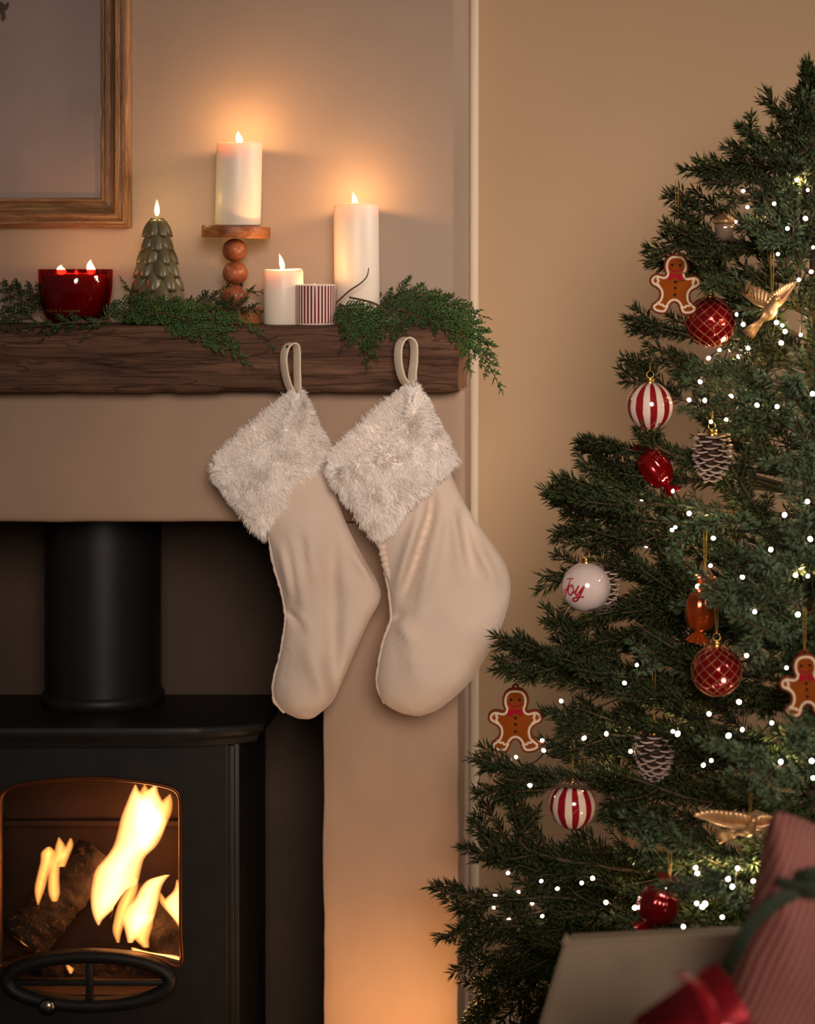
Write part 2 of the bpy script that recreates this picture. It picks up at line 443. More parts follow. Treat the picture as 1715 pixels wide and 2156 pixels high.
# ------------------------------------------------------------------ oak beam mantel
def beam():
    x0, x1 = -1.32, beam_x1; yf, yb = beam_front, -0.002; z0, z1 = bot_z, top_z
    nx = 260; ring = []
    r = 0.010
    cs = [(yb, z0, 0), (yf, z0, 1), (yf, z1, 2), (yb, z1, 3)]
    def seg(a, b, n): return [(a[0] + (b[0] - a[0]) * k / n, a[1] + (b[1] - a[1]) * k / n) for k in range(n)]
    pts = seg((yb, z0), (yf + r, z0), 10)
    pts += [(yf + r - r * math.sin(t), z0 + r - r * math.cos(t)) for t in np.linspace(0, math.pi / 2, 5)]
    pts += seg((yf, z0 + r), (yf, z1 - r), 26)[1:]
    pts += [(yf + r - r * math.cos(t), z1 - r + r * math.sin(t)) for t in np.linspace(0, math.pi / 2, 5)]
    pts += seg((yf + r, z1), (yb, z1), 10)[1:] + [(yb, z1)]
    pts = np.array(pts); n = len(pts); xs = np.linspace(x0, x1, nx)
    V = np.zeros((nx, n, 3)); V[:, :, 0] = xs[:, None]; V[:, :, 1] = pts[None, :, 0]; V[:, :, 2] = pts[None, :, 1]
    W = V * np.array([5, 40, 40.]); g = vnoise(W, 1) * 0.0022 + vnoise(W * 2.3, 2) * 0.0012
    edge = np.exp(-((V[:, :, 2] - z0) / 0.012) ** 2) + np.exp(-((V[:, :, 2] - z1) / 0.012) ** 2)
    chip = np.clip(vnoise(V * np.array([18, 6, 30.]), 5) - 0.25, 0, 1) * 0.010 * edge
    fr = np.clip((yf + 0.05 - V[:, :, 1]) / 0.05, 0, 1)
    crack = -0.004 * np.exp(-((V[:, :, 2] - (z0 + 0.045 + 0.012 * np.sin(V[:, :, 0] * 7) + 0.004 * np.sin(V[:, :, 0] * 31))) / 0.0022) ** 2) * np.clip(vnoise(V * np.array([4, 0, 0]), 8) * 2, 0, 1)
    crack += -0.003 * np.exp(-((V[:, :, 2] - (z0 + 0.088 + 0.006 * np.sin(V[:, :, 0] * 11 + 2))) / 0.002) ** 2) * np.clip(vnoise(V * np.array([5, 0, 0]) + 3, 9) * 2, 0, 1)
    V[:, :, 1] += fr * (-g + chip - crack)
    V[:, :, 2] += np.where(pts[None, :, 1] < z0 + 0.02, vnoise(V * np.array([10, 3, 0.]), 12) * 0.0007 + chip * 0.35, 0)
    V[-1, :, 0] += vnoise(V[-1] * 60, 21) * 0.0015
    Fc = []
    for i in range(nx - 1):
        for k in range(n - 1):
            Fc.append((i * n + k, i * n + k + 1, (i + 1) * n + k + 1, (i + 1) * n + k))
        Fc.append((i * n + n - 1, i * n, (i + 1) * n, (i + 1) * n + n - 1))
    body = (V.reshape(-1, 3), Fc)
    e1 = V[-1]; e0 = V[0]
    return body, (e1, [tuple(range(n))]), (e0, [tuple(range(n))[::-1]])
bb, e1, e0 = beam()
bt = thing('mantel_beam', (-0.6, -0.1, bot_z), 'rustic dark brown timber beam mantel shelf with cracks and worn edges', 'mantel')
obj('timber', bb, M['beam'], bt, sharp=60)
obj('end_grain', join([e1, e0]), M['beam_end'], bt, smooth=False)

# ------------------------------------------------------------------ wood burning stove
SXc = -0.556
def stove():
    st = thing('wood_stove', (SXc, 0.05, 0.035), 'black cast iron wood burning stove with arched glass door in the fireplace', 'stove')
    xr = P(504, 0, -0.09)[0]; xl = 2 * SXc - xr; plate_z = P(0, 1462, 0.2)[2]; zt = plate_z - 0.032
    zb = 0.13
    # shell: sides, back, top, bottom (open to the front behind the door)
    wth = 0.016
    obj('side_panel', box(xr - wth, xr, -0.075, 0.20, zb, zt - .001, 0.003), M['cast'], st, sharp=40)
    obj('side_panel', box(xl, xl + wth, -0.075, 0.20, zb, zt - .001, 0.003), M['cast'], st, sharp=40)
    obj('back_panel', box(xl + wth, xr - wth, 0.184, 0.20, zb, zt - .001), M['cast'], st, smooth=False)
    # firebox lining with a ledge across the back
    zl = P(0, 1738, 0.15)[2]
    fb = join([box(xl + wth, xr - wth, 0.165, 0.183, zb + 0.02, zl), box(xl + wth, xr - wth, 0.135, 0.183, zl, zl + 0.012, 0.003), box(xl + wth, xr - wth, 0.150, 0.183, zl + 0.013, zt - .02),
               box(xl + wth, xl + wth + 0.012, -0.07, 0.15, zb + 0.02, zt - .02), box(xr - wth - 0.012, xr - wth, -0.07, 0.15, zb + 0.02, zt - .02)])
    obj('firebrick_lining', fb, M['firebox'], st, smooth=False)
    obj('fire_grate', box(xl + wth, xr - wth, -0.075, 0.183, P(0, 2085, -0.05)[2] - 0.02, P(0, 2085, -0.05)[2]), M['firebox'], st, smooth=False)
    # top plate with a bowed front edge and a moulded rim
    xe = P(572, 0, 0.02)[0]; w = xe - SXc; poly = []
    for t in np.linspace(-1, 1, 41):
        poly.append((SXc + w * t, -0.130 + 0.055 * abs(t) ** 6))
    poly = poly + [(SXc + w * 0.985, 0.2), (SXc - w * 0.985, 0.2)]
    poly = np.array(poly)
    prof = [(1.0, 0.0), (1.0, -0.010), (0.985, -0.016), (0.968, -0.020), (0.962, -0.030)]
    cen = np.array([SXc, 0.06]); V = []; n = len(poly)
    for s, dz in [(0.99, 0.003)] + prof:
        q = cen + (poly - cen) * s
        V += [(a, b, plate_z - 0.003 + dz) for a, b in q]
    Fc = [tuple(range(n))]
    for i in range(len(prof)):
        for k in range(n): Fc.append((i * n + k, (i + 1) * n + k, (i + 1) * n + (k + 1) % n, i * n + (k + 1) % n))
    Fc.append(tuple(len(prof) * n + k for k in range(n))[::-1])
    obj('top_plate', (V, Fc), M['cast'], st, sharp=35)
    # flue pipe with a collar
    pc = P(217, 0, 0.12); r = 0.5 * 241 / S(0.12)
    fl = obj('flue_pipe', lathe([(r, plate_z + 0.001), (r, LZ - 0.013)], 64, (pc[0], 0.12, 0)), M['pipe'], st)
    obj('flue_collar', lathe([(r + 0.001, plate_z), (r + 0.006, plate_z), (r + 0.006, plate_z + 0.018), (r + 0.001, plate_z + 0.022)], 64, (pc[0], 0.12, 0)), M['cast'], fl)
    # corner column on each front edge (stepped)
    for sgn in (1, -1):
        xa = SXc + sgn * (xr - SXc)
        a, b = sorted((xa - sgn * 0.030, xa))
        obj('corner_post', join([box(a, b, -0.088, -0.074, zb, plate_z - 0.034, 0.004, 2), box(*sorted((xa - sgn * 0.022, xa - sgn * 0.008)), -0.094, -0.086, zb, plate_z - 0.036, 0.003, 2)]), M['cast'], st, sharp=40)
    # front frieze under the top plate
    zf = P(0, 1545, -0.09)[2]
    obj('frieze', join([box(xl + .031, xr - .031, -0.088, -0.074, zf, plate_z - 0.034, 0.003), box(xl + .031, xr - .031, -0.094, -0.087, zf + 0.004, zf + 0.012, 0.003)]), M['cast'], st, sharp=40)
    # door: plate with an arched window hole, and an elliptic vent hole below
    Yd = -0.088
    def PX(u, v): q = P(u, v, Yd - 0.006); return (q[0], q[2])
    cu = 190.0
    right = [(190, 1637), (250, 1640), (310, 1647), (350, 1655), (370, 1664), (379, 1680), (381, 1720), (381, 1850), (381, 1960), (381, 2031), (340, 2020), (290, 2010), (240, 2005), (190, 2003)]
    win = [PX(u, v) for u, v in right] + [PX(2 * cu - u, v) for u, v in right[::-1][1:-1]]
    vent_c = PX(190, 2062); s = S(Yd - .006)
    ell = lambda a, b, n=48: [(vent_c[0] + a / s * math.cos(t), vent_c[1] + b / s * math.sin(t)) for t in np.linspace(0, 2 * math.pi, n, endpoint=False)]
    dx1 = P(478, 0, Yd)[0]; dx0 = 2 * vent_c[0] - dx1
    dz1 = P(0, 1552, Yd)[2]
    outer = [(dx0, zb + .01), (dx1, zb + .01), (dx1, dz1), (dx0, dz1)]
    door = obj('door', plate(outer, [win, ell(158, 43)], 0.016, 0.003, Yd), M['cast'], st, sharp=40)
    # raised window bead
    w3 = np.array([(x, Yd - 0.009, z) for x, z in win]); w3 = catmull(w3, 160, closed=True)
    bead_m = mat('heat_bronzed_bead', (96, 52, 26), None, 0.35, metal=0.6)
    obj('window_bead', tube(w3, 0.0035, 6, closed=True), bead_m, door)
    obj('glass', box(dx0 + 0.02, dx1 - 0.02, Yd + 0.010, Yd + 0.014, P(0, 2050, Yd)[2], dz1 - 0.01), clear_glass('stove_glass', (0.97, 0.95, 0.92), 0.03), door, smooth=False)
    # vent: ring and cross bars
    a0 = np.array([(x, Yd - 0.016, z) for x, z in ell(172, 52)])
    vr = obj('vent_ring', tube(a0, 0.0125, 8, closed=True, flat=1.0), M['cast'], door)
    obj('vent_bar', box(vent_c[0] - 160 / s, vent_c[0] + 160 / s, Yd - 0.016, Yd - 0.006, vent_c[1] - 0.005 - 0.004, vent_c[1] + 0.005 - 0.004, 0.002), M['cast'], vr)
    obj('vent_bar', box(vent_c[0] - 0.006, vent_c[0] + 0.006, Yd - 0.0165, Yd - 0.006, vent_c[1] - 43 / s, vent_c[1] + 43 / s, 0.002), M['cast'], vr)
    kb = P(100, 2120, Yd - 0.03)
    obj('vent_knob', lathe([(0, -0.004), (0.012, -0.003), (0.015, 0.003), (0.010, 0.008), (0, 0.010)], 24, kb, (0, -1, 0)), mat('polished_knob', (150, 140, 130), None, 0.25, metal=1.0), vr)
    for xa in (xl + .01, xr - .06):
        for ya in (-0.07, 0.14): obj('leg', box(xa, xa + .05, ya, ya + .05, 0.0355, zb, 0.004), M['cast'], st, sharp=40)
    obj('ash_pan', box(xl + wth, xr - wth, -0.07, 0.18, zb - 0.005, zb + 0.012), M['cast'], st, smooth=False)
    return st
STOVE = stove()

# logs in the stove
def log_mesh(a, b, r, seed):
    a = np.array(a); b = np.array(b); n = 30; m = 24
    ax = (b - a); L = np.linalg.norm(ax); ax = ax / L
    p = np.cross(ax, (0.2, 0.9, 0.3)); p /= np.linalg.norm(p); q = np.cross(ax, p)
    V = []
    for i in range(n):
        t = i / (n - 1); rr = r * (1 + 0.05 * math.sin(5 * t + seed))
        for k in range(m):
            th = 2 * math.pi * k / m
            V.append(a + ax * L * t + rr * (math.cos(th) * p + math.sin(th) * q))
    V = np.array(V); nrm = V - (a + np.outer((V - a) @ ax, ax)); nrm /= np.linalg.norm(nrm, axis=1, keepdims=True)
    V = V + nrm * (vnoise(V * 70, seed) * 0.006 + vnoise(V * 190, seed + 1) * 0.003)[:, None]
    Fc = [(i * m + k, i * m + (k + 1) % m, (i + 1) * m + (k + 1) % m, (i + 1) * m + k) for i in range(n - 1) for k in range(m)]
    Fc += [tuple(range(m))[::-1], tuple((n - 1) * m + k for k in range(m))]
    return V, Fc
M['log'] = mat('charred_bark', (40, 21, 13), (20, 13, 10), 0.8, 60, bump=1.0, bdist=0.006, bscale=90)
# glowing embers in the cracks of the bark
nt = M['log'].node_tree; pb = [n for n in nt.nodes if n.type == 'BSDF_PRINCIPLED'][0]
eco = coords(nt); ef = ramp(nt, noise(nt, eco, 70, 6, 0.7, 0.8), [(0.55, (0, 0, 0)), (0.66, (0.9, 0.22, 0.03))])
nt.links.new(ef, pb.inputs['Emission Color']); pb.inputs['Emission Strength'].default_value = 0.10
for (ua, va, ya), (ub, vb, yb2), r, lab in [
        ((45, 1985, -0.02), (205, 1800, 0.075), 0.042, 'charred log leaning diagonally behind the left flames in the stove'),
        ((270, 1900, 0.04), (415, 2010, -0.02), 0.042, 'charred log under the right flames beside the stove window edge'),
        ((90, 2045, 0.06), (330, 2040, 0.08), 0.034, 'dark log lying level across the grate under the flames')]:
    A = P(ua, va, ya); B = P(ub, vb, yb2)
    props(obj('firewood_log', log_mesh(A, B, r, int(ua)), M['log'], origin=(A + B) / 2 - np.array([0, 0, r])), lab, 'log', 'logs burning in the stove')

# flames: closed bodies of glowing gas
def flame_rows(rows, Y, k=0.42, n=26, lim=0.030):
    rows = np.array(rows, float)
    Lp = rows[:, [1, 0]]; Rp = rows[:, [2, 0]]
    hw = (rows[:, 2] - rows[:, 1]) / 2 / S(Y)
    return rowshape(Lp, Rp, np.full(len(rows), Y), np.minimum(hw * k + 0.002, lim), 40, n, (), 1.75)
fire = thing('log_fire', P(200, 2040, 0.03), 'tall orange and white flames burning behind the stove glass', 'fire')
FL = [
    ([(1652, 283, 287), (1668, 275, 296), (1690, 266, 318), (1720, 254, 350), (1750, 247, 346), (1780, 238, 331), (1805, 222, 306), (1830, 201, 298), (1860, 193, 290), (1890, 190, 268), (1915, 192, 240), (1935, 198, 218), (1948, 205, 210)], 0.02, 'fire'),
    ([(1650, 328, 331), (1668, 306, 334), (1695, 290, 345), (1730, 285, 345), (1765, 288, 330), (1790, 292, 312)], 0.012, 'fire'),
    ([(1672, 356, 360), (1688, 338, 364), (1710, 322, 362), (1735, 315, 352), (1760, 315, 340)], 0.018, 'fire_thin'),
    ([(1651, 303, 306), (1670, 292, 318), (1700, 284, 330), (1740, 280, 330)], 0.03, 'fire_thin'),
    ([(1842, 345, 359), (1852, 312, 350), (1868, 296, 341), (1890, 284, 336), (1915, 266, 330), (1938, 258, 322), (1960, 262, 300), (1985, 268, 280)], -0.045, 'fire'),
    ([(1850, 282, 292), (1875, 262, 290), (1905, 247, 280), (1935, 239, 268), (1960, 236, 258), (1985, 245, 252)], -0.052, 'fire_thin'),
    ([(1925, 285, 325), (1950, 272, 322), (1975, 280, 315), (1995, 300, 315)], -0.056, 'fire_thin'),
    ([(1852, 371, 374), (1875, 364, 384), (1895, 346, 390), (1915, 350, 395), (1940, 368, 395), (1960, 380, 396)], -0.04, 'fire'),
    ([(1880, 336, 340), (1895, 334, 352), (1910, 342, 368), (1930, 360, 380), (1945, 374, 384)], -0.05, 'fire_thin'),
    ([(1995, 275, 282), (2005, 278, 320), (2014, 292, 385), (2022, 320, 400), (2036, 370, 402)], -0.055, 'fire'),
    ([(1763, 122, 126), (1780, 116, 138), (1800, 112, 140), (1820, 104, 128), (1850, 100, 126), (1880, 101, 127), (1898, 108, 122)], -0.045, 'fire_thin'),
    ([(1783, 98, 108), (1795, 86, 118), (1815, 84, 114), (1840, 78, 104), (1870, 72, 96), (1892, 74, 88), (1906, 79, 82)], -0.055, 'fire_thin'),
    ([(1765, 146, 152), (1780, 138, 155), (1800, 128, 148), (1825, 120, 138)], 0.02, 'fire_thin'),
    ([(1968, 36, 39), (1978, 40, 48), (1988, 48, 60), (1994, 58, 76)], -0.03, 'fire_thin'),
    ([(2032, 138, 146), (2040, 140, 156), (2050, 146, 152)], -0.045, 'fire_thin'),
]
for rows, Y, mk in FL:
    obj('flame', outward(flame_rows(rows, Y, 1.0 if mk == 'fire' else 0.9)), M[mk], fire)
def plight(name, loc, power, col, radius, parent):
    l = bpy.data.lights.new(name, 'POINT'); l.energy = power; l.color = col; l.shadow_soft_size = radius
    o = bpy.data.objects.new(name, l); COL.objects.link(o); o.parent = parent
    o.location = tuple(np.asarray(loc) - ORG[parent]); return o
plight('fire_light', P(270, 1800, 0.02), 0.22, (1.0, 0.42, 0.12), 0.02, fire)
plight('fire_light', P(300, 1930, -0.055), 0.12, (1.0, 0.40, 0.11), 0.02, fire)
plight('fire_light', P(105, 1830, -0.055), 0.04, (1.0, 0.38, 0.1), 0.015, fire)

# ------------------------------------------------------------------ picture
def picture():
    Yf = -0.034
    R = P(270, 478, Yf); xr, zb = R[0], R[2]; xl, zt = xr - 0.78, zb + 0.95
    wd = 62 / S(Yf)
    pt = thing('framed_picture', ((xl + xr) / 2, -0.001, zb), 'large picture in a ribbed brown wooden frame hung on the chimney wall', 'picture')
    prof = [(0, 0), (0, 0.018), (0.05, 0.021), (0.12, 0.021), (0.16, 0.016), (0.30, 0.014), (0.42, 0.019), (0.50, 0.030), (0.56, 0.034), (0.68, 0.034), (0.72, 0.029), (0.77, 0.028), (0.80, 0.032), (0.90, 0.032), (0.94, 0.026), (1.0, 0.022), (1.0, 0)]
    inn = [(xl + wd, zb + wd), (xr - wd, zb + wd), (xr - wd, zt - wd), (xl + wd, zt - wd)]
    out = [(xl, zb), (xr, zb), (xr, zt), (xl, zt)]
    for k in range(4):
        i0, i1, o0, o1 = inn[k], inn[(k + 1) % 4], out[k], out[(k + 1) % 4]
        ns = 40; V = []; n = len(prof)
        for j in range(ns + 1):
            t = j / ns
            a = np.array(i0) * (1 - t) + np.array(i1) * t; b = np.array(o0) * (1 - t) + np.array(o1) * t
            for s, h in prof:
                p = a * (1 - s) + b * s
                V.append((p[0], -0.001 - h, p[1]))
        V = np.array(V); V[:, 1] += vnoise(V * 30, 4 + k) * 0.0006
        # a nick on the inner edge of the right rail
        if k == 1:
            zz = P(0, 232, Yf)[2]
            V[:, 0] += np.where(np.abs(V[:, 0] - (xr - wd)) < 0.004, 0.003 * np.exp(-((V[:, 2] - zz) / 0.012) ** 2), 0)
        Fc = [(j * n + i, (j + 1) * n + i, (j + 1) * n + i + 1, j * n + i + 1) for j in range(ns) for i in range(n - 1)]
        Fc += [tuple(range(n)), tuple(ns * n + i for i in range(n))[::-1]]
        obj('frame_rail', (V, Fc), M['frame_h' if k % 2 == 0 else 'frame_v'], pt, sharp=30)
    m, nt, o_ = newmat('aged_canvas'); b = principled(nt, o_, 0.7, spec=0.3)
    co = coords(nt); n1 = noise(nt, co, 3.5, 5, 0.6); base = ramp(nt, n1, [(0.3, lin((150, 134, 128))), (0.5, lin((164, 146, 142))), (0.7, lin((170, 146, 138)))])
    n2 = noise(nt, coords(nt, (1, 1, 1), (3, 1, 2)), 9, 8, 0.72, 2.6)
    sc1 = ramp(nt, n2, [(0.485, (1, 1, 1)), (0.5, (0.78, 0.76, 0.74)), (0.515, (1, 1, 1))])
    n3 = noise(nt, co, 2.2, 3); msk = ramp(nt, n3, [(0.5, (0, 0, 0)), (0.62, (1, 1, 1))])
    mm = nd(nt, 'ShaderNodeMixRGB', blend_type='MULTIPLY'); nt.links.new(msk, mm.inputs[0]); nt.links.new(base, mm.inputs[1]); nt.links.new(sc1, mm.inputs[2])
    nt.links.new(mm.outputs[0], b.inputs['Base Color']); bumpn(nt, n2, 0.12, 0.001, b)
    cv = obj('canvas', box(xl + wd - .004, xr - wd + .004, -0.012, -0.002, zb + wd - .004, zt - wd + .004), m, pt, smooth=False)
    # dark painted figure fragment at the edge of the view
    blob = [(-14, 6), (2, 3), (10, 10), (18, 4), (17, 18), (11, 24), (12, 36), (7, 45), (3, 40), (2, 30), (-6, 26), (-16, 20)]
    obj('painted_mark', plate([(P(u, v, -0.0125)[0], P(u, v, -0.0125)[2]) for u, v in catmull(np.array(blob, float), 40, True)], [], 0.0008, 0, -0.0124), mat('dark_paint', (72, 62, 50), (96, 82, 66), 0.7, 90), cv, smooth=False)
picture()

# ------------------------------------------------------------------ candles on the mantel
def flame_part(root, base, h, r, lean=(0, 0), power=1.0, wick=0.006, col=(1.0, 0.52, 0.19), mk='flame'):
    base = np.asarray(base, float); n = 14; m = 12; V = []; top = base + np.array([lean[0], 0, wick * 0.5])
    obj('wick', tube([base, base + np.array([lean[0] * .3, 0, wick * 0.6]), base + np.array([lean[0] * .5, 0, wick])], 0.0009, 6), M['wick'], root)
    for i in range(n):
        t = i / (n - 1); rr = r * math.sin(math.pi * min(1, (t * 0.97 + 0.015)) ** 0.72) ** 0.85 * (1 - 0.25 * t)
        off = np.array([lean[0] * (0.2 + 1.2 * t * t) + lean[1] * math.sin(t * 6) * r, 0, wick * 0.4 + h * t])
        for k in range(m):
            a = 2 * math.pi * k / m; V.append(base + off + np.array([rr * math.cos(a), rr * math.sin(a), 0]))
    Fc = [(i * m + k, i * m + (k + 1) % m, (i + 1) * m + (k + 1) % m, (i + 1) * m + k) for i in range(n - 1) for k in range(m)]
    Fc += [tuple(range(m))[::-1], tuple((n - 1) * m + k for k in range(m))]
    fo = obj('flame', outward((V, Fc)), M[mk], root)
    if power: plight('flame_light', base + np.array([lean[0] * 0.5, 0, wick * .4 + h * 0.5]), power, col, 0.006, fo)
    return fo
def wobble_lathe(prof, n, c, amp, seed, lean=(0, 0)):
    V, Fc = lathe(prof, n, (0, 0, 0))
    z = V[:, 2]; zz = (z - z.min()) / max(z.max() - z.min(), 1e-6)
    a = np.arctan2(V[:, 1], V[:, 0])
    V[:, 2] += amp * np.where(zz > 0.9, np.sin(a + seed) * 0.7 + 0.5 * np.sin(2 * a + seed * 2), 0)
    V[:, 0] += lean[0] * zz; V[:, 1] += lean[1] * zz
    return V + np.asarray(c), Fc
def pillar(u0, u1, vt, vb, Y, label, fl, seed, lean=0.0, power=1.0, z_base=None):
    s = S(Y); cu = (u0 + u1) / 2; r = (u1 - u0) / 2 / s; b = P(cu, vb, Y); h = (vb - vt) / s
    if z_base is not None: h += b[2] - z_base; b[2] = z_base
    t = thing('pillar_candle', b, label, 'candle', 'ivory pillar candles on the mantel')
    prof = [(0, 0), (r - 0.002, 0), (r, 0.002), (r, h * 0.5), (r, h - 0.005), (r - 0.0012, h - 0.0015), (r - 0.004, h - 0.0002), (r - 0.007, h - 0.001), (r * 0.7, h - 0.005), (r * 0.3, h - 0.0065), (0, h - 0.0065)]
    obj('wax_body', wobble_lathe(prof, 48, b, 0.0016, seed, (lean, 0)), M['wax'], t)
    flame_part(t, b + np.array([lean, -0.004, h - 0.0065]), fl[0], fl[1], (fl[2], fl[3]), power, 0.010)
    return t
ZM = top_z
def ground(u, Y): return P(u, 0, Y)
# wooden candle stand
def stand():
    Y = -0.075; s = S(Y)
    c = P(494, 0, Y); t = thing('candle_stand', (c[0], Y, ZM), 'turned wooden candle stand with three stacked balls and a round plate', 'candle stand')
    def zz(v): return P(0, v, Y)[2]
    def disc(r, z0, z1, dx=0, tilt=0.0, seed=0):
        h = z1 - z0
        V, Fc = lathe([(0, 0), (r * .985, 0), (r, h * .12), (r * 1.0, h * .88), (r * .985, h), (0, h)], 64, (0, 0, 0))
        a = np.arctan2(V[:, 1], V[:, 0]); rad = np.hypot(V[:, 0], V[:, 1])
        V[:, :2] *= (1 + 0.018 * np.sin(3 * a + seed) + 0.010 * np.sin(7 * a + seed))[:, None]
        V[:, 2] -= V[:, 0] * tilt
        return V + np.array([c[0] + dx, Y, z0]), Fc
    obj('base', disc(48 / s, ZM + 0.0005, zz(647), 0.004, 0, 1), M['slice'], t, sharp=40)
    z1 = zz(647); bz = [(624, 25.5), (575, 26.5), (527, 26.5)]
    for v, r in bz:
        obj('ball', ball((c[0] + (0.0008 if v == 575 else 0), Y, zz(v)), r / s, 40, 20, 0.93), M['bead'], t)
    obj('plate', disc(71 / s, zz(501), zz(476), 0.0015, 0.03, 2), M['slice'], t, sharp=40)
    return zz(476)
zplate = stand()
pillar(453, 548, 300, 474, -0.075, 'thick ivory pillar candle burning on top of the wooden stand', (0.022, 0.0068, -0.001, 0.10), 1.0, 0.003, 0.60, zplate + 0.0012)
pillar(704.5, 799, 430, 662, -0.066, 'tallest ivory pillar candle standing at the right end of the mantel', (0.024, 0.0055, -0.004, 0.0), 2.6, -0.002, 0.50, ZM + 0.0005)
pillar(555, 638, 567, 679, -0.150, 'short ivory pillar candle beside the striped pot', (0.030, 0.0052, -0.005, 0.0), 0.3, 0.0, 0.40, ZM + 0.0005)

# striped ceramic pot candle
def striped_pot():
    Y = -0.158; s = S(Y); c = P(663, 681, Y); r = 43.0 / s; h = c[2] * 0 + (681 - 596) / s; c[2] = ZM + 0.0005
    t = thing('pot_candle', c, 'small ceramic pot candle with vertical burgundy and white stripes', 'candle')
    n = 140; prof = [(0, 0), (r * .92, 0), (r * .96, 0.0015), (r, 0.006), (r, h - 0.001), (r - .0012, h), (r - .0025, h - .001), (r - .0028, h - 0.018)]
    V, Fc = lathe(prof, n, c)
    m, nt, o_ = newmat('striped_glaze'); b = principled(nt, o_, 0.22, spec=0.5)
    tc = nd(nt, 'ShaderNodeTexCoord'); sp = nd(nt, 'ShaderNodeSeparateXYZ'); nt.links.new(tc.outputs['Object'], sp.inputs[0])
    at = nd(nt, 'ShaderNodeMath', operation='ARCTAN2'); nt.links.new(sp.outputs[1], at.inputs[0]); nt.links.new(sp.outputs[0], at.inputs[1])
    mu = nd(nt, 'ShaderNodeMath', operation='MULTIPLY'); mu.inputs[1].default_value = 36 / (2 * math.pi); nt.links.new(at.outputs[0], mu.inputs[0])
    fr = nd(nt, 'ShaderNodeMath', operation='FRACT'); nt.links.new(mu.outputs[0], fr.inputs[0])
    # bare white lip and foot
    z1 = nd(nt, 'ShaderNodeMath', operation='LESS_THAN'); z1.inputs[1].default_value = h - 0.0022; nt.links.new(sp.outputs[2], z1.inputs[0])
    z2 = nd(nt, 'ShaderNodeMath', operation='GREATER_THAN'); z2.inputs[1].default_value = 0.003; nt.links.new(sp.outputs[2], z2.inputs[0])
    st = nd(nt, 'ShaderNodeMath', operation='GREATER_THAN'); st.inputs[1].default_value = 0.5; nt.links.new(fr.outputs[0], st.inputs[0])
    a1 = nd(nt, 'ShaderNodeMath', operation='MULTIPLY'); nt.links.new(z1.outputs[0], a1.inputs[0]); nt.links.new(z2.outputs[0], a1.inputs[1])
    a2 = nd(nt, 'ShaderNodeMath', operation='MULTIPLY'); nt.links.new(a1.outputs[0], a2.inputs[0]); nt.links.new(st.outputs[0], a2.inputs[1])
    nt.links.new(ramp(nt, a2.outputs[0], [(0.4, lin((232, 214, 200))), (0.6, lin((122, 34, 46)))]), b.inputs['Base Color'])
    obj('pot', (V, Fc), m, t, sharp=50)
    obj('wax_fill', lathe([(r - .003, 0), (0, 0)][::-1] and [(0, h - 0.012), (r - 0.003, h - 0.012)], 48, c), M['wax'], t)
    flame_part(t, c + np.array([0, 0, h - 0.012]), 0.013, 0.0028, (-0.0005, 0), 0.05, 0.004)
striped_pot()

# red glass bowl candle with three wicks
def red_bowl():
    Y = -0.105; s = S(Y); c = P(159, 660, Y); c[2] = ZM + 0.004; R = 77 / s; H = P(0, 567, Y)[2] - c[2]
    t = thing('glass_candle', c, 'red glass bowl candle with gold lettering and flames at the left of the mantel', 'candle')
    def rr(z):
        q = z / H
        return R * (0.83 + 0.17 * min(1, q / 0.55) ** 0.6) if q > 0.0 else 0
    outer = [(0, 0), (R * .62, 0), (R * .74, 0.003), (R * .81, 0.010), (R * .865, 0.020), (R * .92, 0.033), (R * .965, 0.048), (R * .985, 0.06), (R, H - 0.001), (R - 0.001, H)]
    inner = [(R - 0.0032, H - 0.0005), (R - 0.0035, H - 0.008), (R * .985 - .0035, 0.06), (R * .92 - .0035, 0.034), (R * .82 - .0035, 0.016), (R * .70, 0.008), (0, 0.007)]
    obj('glass_bowl', lathe(outer + inner, 72, c), clear_glass('red_glass', (0.72, 0.09, 0.085), 0.06, 0.03), t)
    zw = P(0, 580, Y)[2] - c[2]
    wx = [(0, 0.0085), (R * .70 - .001, 0.0088), (R * .82 - .0042, 0.0165), (R * .92 - .0042, 0.034), (R * .985 - .0042, 0.06), (R - .0046, zw + 0.002), (R - .009, zw), (R * .4, zw - 0.001), (0, zw - 0.001)]
    obj('wax_fill', wobble_lathe(wx, 64, c, 0.0006, 0.5), mat('red_wax', (176, 26, 24), None, 0.35, sss=0.4, sssr=(0.02, 0.004, 0.002)), t)
    for (u, dy, h, r, pw) in ((128, -0.004, 0.018, 0.0095, 0.08), (190, -0.02, 0.027, 0.0085, 0.13), (160, 0.03, 0.010, 0.004, 0.05)):
        p = P(u, 0, Y + dy); p[2] = c[2] + zw - 0.001
        flame_part(t, p, h, r, (0.0008, 0.15), pw, 0.004, (1.0, 0.5, 0.2))
    # gold lettering wrapped round the glass
    V, Fc = text_mesh('Orange & Cinnamon', 0.0075, 0.00015)
    V = V[:, :]; zt = P(0, 660.5, Y)[2] - c[2]; x0 = (138 - 159) / s
    zt = max(zt, 0.004); V2 = []
    for x, y, z in V:
        zz = zt + 0.004 + y; q = np.interp(zz, [o[1] for o in outer[1:9]], [o[0] for o in outer[1:9]]) + 0.0003 + z
        a = (x0 + x) / q; V2.append((c[0] + q * math.sin(a), Y - q * math.cos(a), c[2] + zz))
    obj('lettering', (V2, Fc), mat('gold_print', (206, 160, 84), None, 0.35, metal=0.8), t, smooth=False)
red_bowl()

